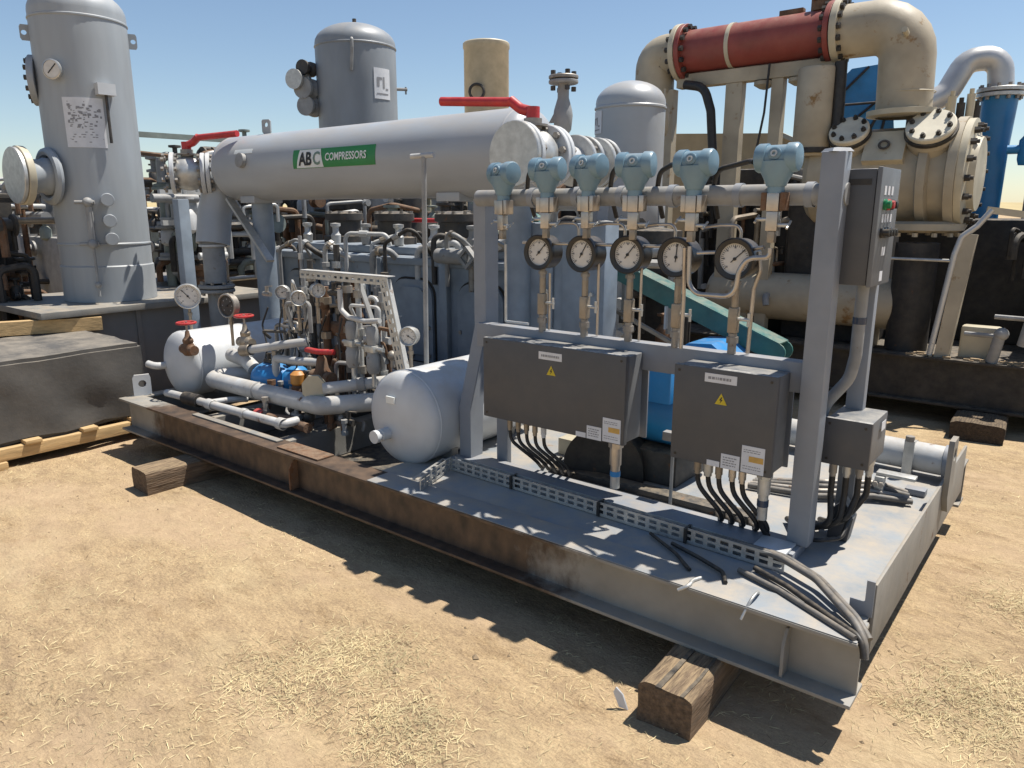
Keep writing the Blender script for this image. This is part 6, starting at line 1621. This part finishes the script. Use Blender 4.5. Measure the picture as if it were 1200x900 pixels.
# main barrel lies along x, its bolted head at the right
m = MB(); m.lathe([(0, -0.85), (0.34, -0.85), (0.385, -0.80), (0.385, 0.02), (0.44, 0.04), (0.44, 0.10), (0.38, 0.115), (0.38, 0.22), (0.44, 0.235), (0.44, 0.30), (0, 0.30)], (CX, CY, 1.55), (1, 0, 0), 44); m.build('barrel', 'beige_paint', cc)
m = MB(); m.lathe([(0, 0), (0.425, 0.0), (0.425, 0.05), (0.30, 0.065), (0.28, 0.11), (0, 0.11)], (CX + 0.302, CY, 1.55), (1, 0, 0), 40); hd = m.build('head', 'cream_paint', cc)
m0 = MB(); m0.cyl((0, 0, 0), (0.045, 0, 0), 0.027, n=6); m0.cyl((0.04, 0, 0), (0.065, 0, 0), 0.015, n=8)
bolt0 = None
for k in range(16):
    a = 2 * PI * k / 16 + 0.1
    loc = Vector((CX + 0.352, CY + 0.365 * math.cos(a), 1.55 + 0.365 * math.sin(a)))
    if bolt0 is None:
        bolt0 = m0.build('bolt', 'black_iron', hd, local=True); o = bolt0
    else:
        o = bolt0.copy(); COL.objects.link(o)
    o.location = loc - origin_of(cc)
# upright valve chests with cream round covers
def chest(x, r):
    # valve chest rising slantwise from the barrel towards the near side
    c0 = Vector((x, CY, 1.55)); d, ea, eb = axis_frame((0, -0.72, 0.69))
    m = MB(); m.lathe([(r, 0.25), (r, 0.40), (r * 1.06, 0.41), (r * 1.06, 0.45)], c0, d, 32); m.build('valve_chest', 'beige_paint', cc)
    m = MB(); m.lathe([(0, 0), (r * 1.08, 0), (r * 1.10, 0.01), (r * 1.10, 0.03), (0, 0.03)], c0 + d * 0.451, d, 32); m.build('gasket_ring', 'black_iron', cc)
    m = MB(); m.lathe([(0, 0), (r, 0), (r * 1.02, 0.01), (r * 1.02, 0.035), (r * 0.96, 0.045), (0, 0.045)], c0 + d * 0.482, d, 32); c = m.build('round_cover', 'cover_cream', cc)
    b0 = None
    for k in range(8):
        a = 2 * PI * k / 8 + 0.2
        if b0 is None:
            mm = MB(); mm.cyl(d * -0.02, d * 0.022, 0.020, n=6); mm.cyl(d * 0.02, d * 0.036, 0.011, n=8); b0 = mm.build('bolt', 'black_iron', c, local=True); o = b0
        else:
            o = b0.copy(); COL.objects.link(o)
        o.location = c0 + d * 0.525 + (ea * math.cos(a) + eb * math.sin(a)) * r * 0.80 - origin_of(cc)
chest(-0.78, 0.17)
chest(-1.37, 0.15)
m = MB(); m.prism([(-0.20, 0.0), (0.10, 0.0), (0.10, 0.26), (-0.20, 0.26)], (-1.04, 4.36, 1.66), (1, 0, 0), (0, 0.5, 0.87), (0, 0.20, -0.10)); m.build('bridge_casting', 'cream_paint', cc)
m = MB(); m.torus((-1.09, 4.405, 1.78), (0.1, -0.87, 0.5), 0.035, 0.010, 18, 6); m.build('lifting_ring', 'pipe_dark', cc)
m = MB(); m.lathe([(0.22, 0), (0.30, 0.02), (0.30, 0.07), (0.25, 0.09)], (-0.80, 4.70, 1.10), (0, 0, 1), 32); m.bolts((-0.80, 4.70, 1.10), (0, 0, -1), 0.26, 12, 0.022, 0.03); m.build('lower_flange', 'beige_paint', cc)
m = MB(); m.cyl((-0.80, 4.60, 0.15), (-0.80, 4.60, 1.02), 0.16, n=24); m.build('lower_neck', 'black_iron', cc)
m = MB(); m.bbox(-1.9, -1.1, 4.75, 5.4, 0.125, 1.35, 0.03); m.build('distance_piece', 'black_iron', cc)
m = MB(); m.bar((-0.50, 4.40, 0.125), (-0.42, 4.42, 1.10), 0.10, 0.09, up=(0, 1, 0)); m.build('support_leg', 'beige_paint', cc)
m = MB(); m.tube([(-0.58, 4.36, 0.16), (-0.50, 4.37, 0.95), (-0.47, 4.38, 1.08), (-0.38, 4.40, 1.16), (-0.30, 4.42, 1.28)], 0.022, 10, 0.06); m.build('drain_tube', 'silver_pipe', cc)
m = MB(); m.cyl((-1.10, 4.42, 0.90), (-0.52, 4.36, 0.90), 0.012, n=8); m.build('cross_tube', 'galvanised', cc)
for k, (x, h) in enumerate(((-0.76, 0.20), (-0.70, 0.15), (-0.64, 0.22), (-0.60, 0.13), (-0.82, 0.13))):
    m = MB(); m.cyl((x, 5.05 + 0.05 * k, 1.90), (x, 5.05 + 0.05 * k, 1.98 + h), 0.032, n=10); m.cyl((x, 5.05 + 0.05 * k, 1.98 + h), (x, 5.05 + 0.05 * k, 2.02 + h), 0.018, n=8); m.build('head_stud', 'black_iron' if k % 2 else 'cream_paint', cc)

# red suction pipe with beige elbows
RY, RZ, RR = 4.60, 2.70, 0.185
rp = thing('suction_pipe', 'red flanged pipe with beige elbows high above the beige compressor', 'pipe', (-2.3, RY, 2.0))
m = MB(); m.cyl((-2.90, RY, RZ), (-1.60, RY, RZ), RR, n=36); m.build('red_barrel', 'red_pipe', rp)
m = MB(); flange(m, (-2.94, RY, RZ), (1, 0, 0), 0.245, 0.045); m.build('flange', 'red_pipe', rp)
m = MB(); flange(m, (-2.995, RY, RZ), (1, 0, 0), 0.25, 0.05); m.build('flange', 'cream_paint', rp)
m = MB(); flange(m, (-1.64, RY, RZ), (1, 0, 0), 0.24, 0.045); m.build('flange', 'red_pipe', rp)
m = MB(); flange(m, (-1.585, RY, RZ), (1, 0, 0), 0.25, 0.055); m.build('flange', 'cream_paint', rp)
m = MB(); m.bolts((-2.89, RY, RZ), (1, 0, 0), 0.215, 14, 0.024, 0.03, both=0.11); m.bolts((-1.53, RY, RZ), (1, 0, 0), 0.222, 16, 0.024, 0.03, both=0.11); m.build('stud_bolts', 'black_iron', rp, kind='stuff')
m = MB(); m.tube([(-2.99, RY, RZ), (-3.24, RY, RZ), (-3.24, RY, RZ - 0.34)], 0.185, 28, 0.195); m.build('left_elbow', 'beige_paint', rp)
m = MB(); m.tube([(-1.54, RY, RZ - 0.01), (-1.05, RY + 0.02, RZ - 0.01), (-1.03, RY + 0.05, 2.02)], 0.205, 36, 0.30); m.build('right_elbow', 'beige_paint', rp)
m = MB(); m.lathe([(0.20, 0), (0.27, 0.01), (0.27, 0.05), (0.20, 0.06)], (-1.03, RY + 0.05, 2.00), (0, 0, 1), 32); m.build('elbow_flange', 'cream_paint', rp)
m = MB(); m.lathe([(0.206, -0.004), (0.211, 0), (0.206, 0.004)], (-1.022, RY + 0.045, 2.18), (0, 0, 1), 32); m.build('weld_seam', 'cream_paint', rp)
m = MB(); m.pipe((-2.48, RY, RZ), (-2.445, RY, RZ), RR + 0.008, RR - 0.002, 32); m.build('strap', 'cream_paint', rp)
m = MB(); m.bbox(-2.06, -1.86, RY - 0.05, RY + 0.02, RZ + RR - 0.01, RZ + RR + 0.035, 0.006); m.build('lug', 'rusty_iron', rp)
m = MB(); m.cyl((-1.72, RY, RZ + RR - 0.01), (-1.72, RY, RZ + RR + 0.06), 0.09, n=12); m.cyl((-1.74, RY, RZ + RR + 0.05), (-1.74, RY, RZ + RR + 0.22), 0.04, n=12); m.bolts((-1.72, RY, RZ + RR + 0.06), (0, 0, 1), 0.07, 6, 0.02, 0.035); m.build('top_fitting', 'rusty_iron', rp)
m = MB(); m.cyl((-1.02, 4.42, 2.58), (-1.02, 4.34, 2.60), 0.022, n=10); m.build('thermowell', 'cream_paint', rp)
# carrying frame with posts under the red pipe
fr = thing('pipe_support', 'beige frame with posts carrying the red pipe', 'frame', (-2.2, RY, 0.15))
m = MB(); m.bbox(-2.98, -1.55, RY - 0.06, RY + 0.06, RZ - RR - 0.13, RZ - RR - 0.012, 0.008); m.build('top_rail', 'beige_paint', fr)
for x, w in ((-3.06, 0.05), (-2.42, 0.075), (-2.03, 0.05)):
    m = MB(); m.box(x - w, x + w, RY - 0.05, RY + 0.05, 0.126, RZ - RR - 0.132); m.build('post', 'beige_paint', fr)
for x in (-2.16, -1.86):
    m = MB(); m.lathe([(0.02, 0), (0.09, -0.01), (0.09, -0.04), (0.04, -0.07), (0, -0.08)], (x, RY, RZ - RR - 0.131), (0, 0, 1), 18); m.build('mount', 'beige_paint', fr)
fc = thing('filter_can', 'beige cylindrical filter can hanging under the red pipe', 'filter', (-1.72, RY, 1.74))
MB().lathe([(0, 0), (0.12, 0.0), (0.155, 0.05), (0.155, 0.68), (0.145, 0.70), (0, 0.70)], (-1.68, RY - 0.10, 1.72), (0, 0, 1), 28).build('can', 'beige_paint', fc)
MB().lathe([(0.157, 0), (0.168, 0.005), (0.168, 0.04), (0.157, 0.045)], (-1.68, RY - 0.10, 1.74), (0, 0, 1), 28).build('bottom_band', 'black_iron', fc)
cable('hanging_hose', [(-1.50, RY - 0.1, 2.45), (-1.49, RY - 0.1, 2.1), (-1.49, RY - 0.1, 1.75)], 0.05, 'black_rubber', 'thick black hose hanging beside the beige filter can', 'hose', n=12)
cable('hanging_hose', [(-2.86, RY - 0.12, 2.40), (-2.66, RY - 0.14, 2.36), (-2.58, RY - 0.15, 2.15), (-2.52, RY - 0.15, 1.6)], 0.04, 'black_rubber', 'black hose curving down under the left half of red pipe', 'hose', n=12, bend=0.15)
cable('thin_cable', [(-2.09, RY - 0.1, 2.5), (-2.10, RY - 0.12, 2.1), (-2.16, RY - 0.12, 1.7)], 0.010, 'black_rubber', 'thin black cable hanging under the red pipe')
m = MB(); m.lathe([(0, 0), (0.03, 0.005), (0.05, 0.04), (0.05, 0.24), (0.03, 0.28), (0.012, 0.30), (0.012, 0.42)], (-3.02, RY - 0.2, 1.95), (0, 0, 1), 14); tag(m.build('hanging_bottle', 'beige_paint'), 'small tan bottle hanging below the red pipe left end', 'bottle')
m = MB(); m.lathe([(0, 0), (0.03, 0.01), (0.036, 0.05), (0.034, 0.2), (0.02, 0.24)], (-3.0, RY - 0.32, 1.74), (0, 0, 1), 12); tag(m.build('white_canister', 'paper_white'), 'white canister just below the small tan bottle', 'canister')
# beige canvas roof behind
cr = thing('canvas_shelter', 'tan canvas shelter roof behind the posts of red pipe', 'shelter', (-3.6, 7.6, GROUND))
m = MB(); m.prism([(-1.95, 0), (1.75, 0), (1.75, 1.95), (0.45, 2.55), (-0.85, 2.62), (-1.95, 2.45)], (-3.45, 7.2, GROUND), (1, 0, 0), (0, 0, 1), (0, 2.2, 0)); m.build('canvas', 'tan_cloth', cr)
m = MB(); m.bar((-3.00, 7.17, GROUND + 2.58), (-1.68, 7.17, GROUND + 1.97), 0.05, 0.05, up=(0, 1, 0)); m.build('eave_rail', 'cream_paint', cr)
# dark equipment filling the shade under the beige machine
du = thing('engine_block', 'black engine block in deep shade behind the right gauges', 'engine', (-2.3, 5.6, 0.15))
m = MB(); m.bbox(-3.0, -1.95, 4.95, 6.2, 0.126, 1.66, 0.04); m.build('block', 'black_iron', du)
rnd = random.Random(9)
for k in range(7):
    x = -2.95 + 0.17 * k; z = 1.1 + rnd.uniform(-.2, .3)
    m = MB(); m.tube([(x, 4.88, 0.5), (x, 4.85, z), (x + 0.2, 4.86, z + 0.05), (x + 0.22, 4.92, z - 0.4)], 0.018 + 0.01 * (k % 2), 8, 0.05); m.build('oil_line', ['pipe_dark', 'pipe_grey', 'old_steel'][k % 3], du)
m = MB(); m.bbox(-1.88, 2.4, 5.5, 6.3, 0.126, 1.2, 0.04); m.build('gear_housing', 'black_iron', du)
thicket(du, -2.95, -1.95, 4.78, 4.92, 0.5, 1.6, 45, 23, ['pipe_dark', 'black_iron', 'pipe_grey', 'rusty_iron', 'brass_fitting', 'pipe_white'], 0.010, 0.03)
# blue sheeted object under the big elbow
bt = thing('blue_shroud', 'blue tarpaulin-wrapped unit strapped with black cords under the beige elbow', 'tarpaulin', (-1.75, 6.4, GROUND))
m = MB(); m.prism([(-0.42, 0), (0.30, 0), (0.34, 2.15), (0.24, 2.85), (0.10, 3.05), (-0.16, 3.02), (-0.38, 2.80), (-0.46, 2.35)], (-1.72, 6.2, GROUND), (0.9, 0.35, 0), (0, 0, 1), (-0.2, 0.55, 0)); m.build('wrap', 'blue_tarp', bt)
for (a_, b_) in (((0.22, 2.80), (-0.36, 2.30)), ((0.22, 2.78), (-0.1, 2.05)), ((0.0, 3.03), (-0.40, 2.62)), ((0.23, 2.75), (0.12, 2.0))):
    o_ = Vector((-1.72, 6.2, GROUND)); ux = Vector((0.9, 0.35, 0))
    pa = o_ + ux * a_[0] + Vector((0.004, -0.012, a_[1])); pb = o_ + ux * b_[0] + Vector((0.004, -0.012, b_[1])); m = MB(); m.cyl(pa, pb, 0.014, n=6); m.build('cord', 'black_rubber', bt)
# silver curved pipe and blue riser
sp_ = thing('exhaust_pipe', 'silver S-curved exhaust pipe ending in a blue riser', 'pipe', (-0.8, 6.4, GROUND))
m = MB(); m.tube([(-1.22, 6.2, 2.24), (-1.02, 6.3, 2.36), (-0.90, 6.4, 2.66), (-0.64, 6.5, 2.68), (-0.605, 6.5, 2.40)], 0.11, 26, 0.16); m.build('curve', 'silver_pipe', sp_)
m = MB(); flange(m, (-1.23, 6.19, 2.22), (0.85, 0.3, 0.45), 0.17, 0.04); m.build('flange', 'silver_pipe', sp_)
m = MB(); flange(m, (-0.60, 6.5, 2.36), (0, 0, 1), 0.20, 0.035); m.build('flange', 'galvanised', sp_)
m = MB(); flange(m, (-0.60, 6.5, 2.315), (0, 0, 1), 0.20, 0.035); m.build('flange', 'galvanised', sp_)
m = MB(); m.bolts((-0.60, 6.5, 2.396), (0, 0, 1), 0.17, 12, 0.018, 0.03, both=0.08); m.build('stud_bolts', 'old_steel', sp_, kind='stuff')
m = MB(); m.lathe([(0.155, 0), (0.13, -0.5), (0.125, -1.3), (0.125, -2.6)], (-0.60, 6.5, 2.315), (0, 0, 1), 24); m.build('blue_riser', 'blue_pipe', sp_)
m = MB(); m.bar((-1.26, 6.05, 1.95), (-1.26, 6.05, 2.62), 0.05, 0.09, up=(0, 1, 0)); m.cyl((-1.9, 6.02, 2.30), (-1.2, 6.02, 2.30), 0.012, n=8)
tag(m.build('stay_bar', 'black_iron'), 'black upright bar between beige elbow and silver pipe', 'bar')
# equipment at the right edge
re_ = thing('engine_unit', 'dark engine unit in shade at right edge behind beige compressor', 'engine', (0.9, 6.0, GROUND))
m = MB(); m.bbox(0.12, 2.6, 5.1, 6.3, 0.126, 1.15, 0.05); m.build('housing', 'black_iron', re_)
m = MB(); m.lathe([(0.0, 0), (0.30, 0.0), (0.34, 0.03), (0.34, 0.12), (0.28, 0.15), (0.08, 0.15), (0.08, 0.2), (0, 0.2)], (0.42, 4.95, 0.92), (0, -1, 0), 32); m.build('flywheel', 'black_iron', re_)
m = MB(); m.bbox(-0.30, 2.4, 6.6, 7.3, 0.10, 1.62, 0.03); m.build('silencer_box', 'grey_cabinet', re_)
m = MB(); m.cyl((-0.25, 6.45, 1.55), (2.4, 6.35, 1.55), 0.14, n=24); m.build('silencer', 'silver_pipe', re_)
m = MB(); m.bar((-0.35, 4.55, 1.28), (1.2, 5.0, 1.05), 0.03, 0.05); m.build('stay', 'cream_paint', re_)
for k in range(8):
    x = 0.0 + 0.16 * k
    m = MB(); m.tube([(x, 5.02, 0.3), (x, 5.0, 0.75 + 0.1 * (k % 3)), (x + 0.12, 5.0, 0.95 + 0.05 * (k % 2)), (x + 0.12, 5.1, 1.2)], 0.02, 8, 0.05); m.build('line', ['pipe_dark', 'pipe_dark', 'black_iron'][k % 3], re_)
thicket(re_, -0.2, 1.3, 4.85, 5.08, 0.2, 1.2, 40, 29, ['pipe_dark', 'black_iron', 'pipe_dark', 'pipe_grey'], 0.012, 0.04)
thicket(re_, -0.25, 1.6, 6.5, 6.8, 1.6, 1.95, 30, 33, ['pipe_dark', 'black_iron', 'pipe_grey', 'pipe_white'], 0.012, 0.04)
bvv = thing('blue_valve', 'dark blue upright valve beside the blue riser at right edge', 'valve', (-0.25, 6.3, 1.55))
m = MB(); m.lathe([(0.06, 0), (0.075, 0.05), (0.075, 0.22), (0.045, 0.26), (0.045, 0.42), (0.06, 0.43), (0.06, 0.50), (0, 0.50)], (-0.30, 6.30, 1.68), (0, 0, 1), 18); m.build('body', 'blue_tarp', bvv)
m = MB(); m.cyl((-0.46, 6.28, 1.82), (-0.12, 6.32, 1.82), 0.04, n=12); m.build('ports', 'blue_tarp', bvv)
for k in range(5):
    x = -0.05 + 0.2 * k
    m = MB(); m.lathe([(0.09, 0), (0.09, 0.06), (0.05, 0.08), (0.05, 0.2), (0.08, 0.22), (0.08, 0.27), (0, 0.28)], (x, 6.9, 1.62), (0, 0, 1), 14); tag(m.build('fitting', ['pipe_dark', 'pipe_grey', 'black_iron'][k % 3]), ['dark fitting on silencer box nearest the blue valve', 'grey fitting second along the silencer box', 'black fitting third along the silencer box', 'dark fitting fourth along the silencer box', 'grey fitting at far right of the silencer box'][k], 'fitting', 'fittings on the silencer box')
# white drain valves on the black base
for k, (x, z) in enumerate(((-0.16, 0.155), (0.02, 0.30))):
    m = MB(); m.cyl((x, 4.36, z), (x + 0.03, 4.34, z + 0.20), 0.04, n=12); m.sphere((x + 0.04, 4.34, z + 0.22), 0.05, 12, 8); m.cyl((x - 0.20, 4.36, z + 0.20), (x, 4.34, z + 0.20), 0.018, n=8)
    tag(m.build('drain_valve', 'pipe_grey'), ['grey drain valve standing on the black base beam', 'higher grey drain valve behind the one on the base beam'][k], 'valve')
m = MB(); m.bbox(-0.40, -0.14, 4.46, 4.60, 0.128, 0.40, 0.02); tag(m.build('cream_box', 'cream_paint'), 'cream box beside the drain valves on the black base', 'box')
rnd = random.Random(77); m = MB()
for k in range(60):
    x = rnd.uniform(-0.75, 0.15); y = rnd.uniform(4.31, 4.43); s = rnd.uniform(0.008, 0.03)
    m.bbox(x, x + s * 2, y, y + s, 0.1505, 0.1505 + s * 0.6, 0.001)
tag(m.build('dirt_heap', 'clod', smooth=False), 'dirt and debris lying on the black base beam', 'dirt', kind='stuff')

# far field and low hills at the horizon
hm = MB(); vs = []; fs = []; n = 90
for k in range(n + 1):
    a = R(20 + 150 * k / n)
    d = 420.0
    h = 5.0 + 3.0 * noise.noise(Vector((k * 0.23, 0.5, 0))) + 1.5 * noise.noise(Vector((k * 0.9, 2.5, 0)))
    c, s = math.cos(a), math.sin(a)
    vs += [(c * d, s * d, GROUND - 0.5), (c * (d + 60), s * (d + 60), GROUND + h), (c * (d + 160), s * (d + 160), GROUND - 0.5)]
for k in range(n):
    i = 3 * k
    fs += [(i, i + 3, i + 4, i + 1), (i + 1, i + 4, i + 5, i + 2)]
ho = hm.add(vs, fs).build('hills', 'field_gold', local=True, sharp=180); tag(ho, kind='structure')
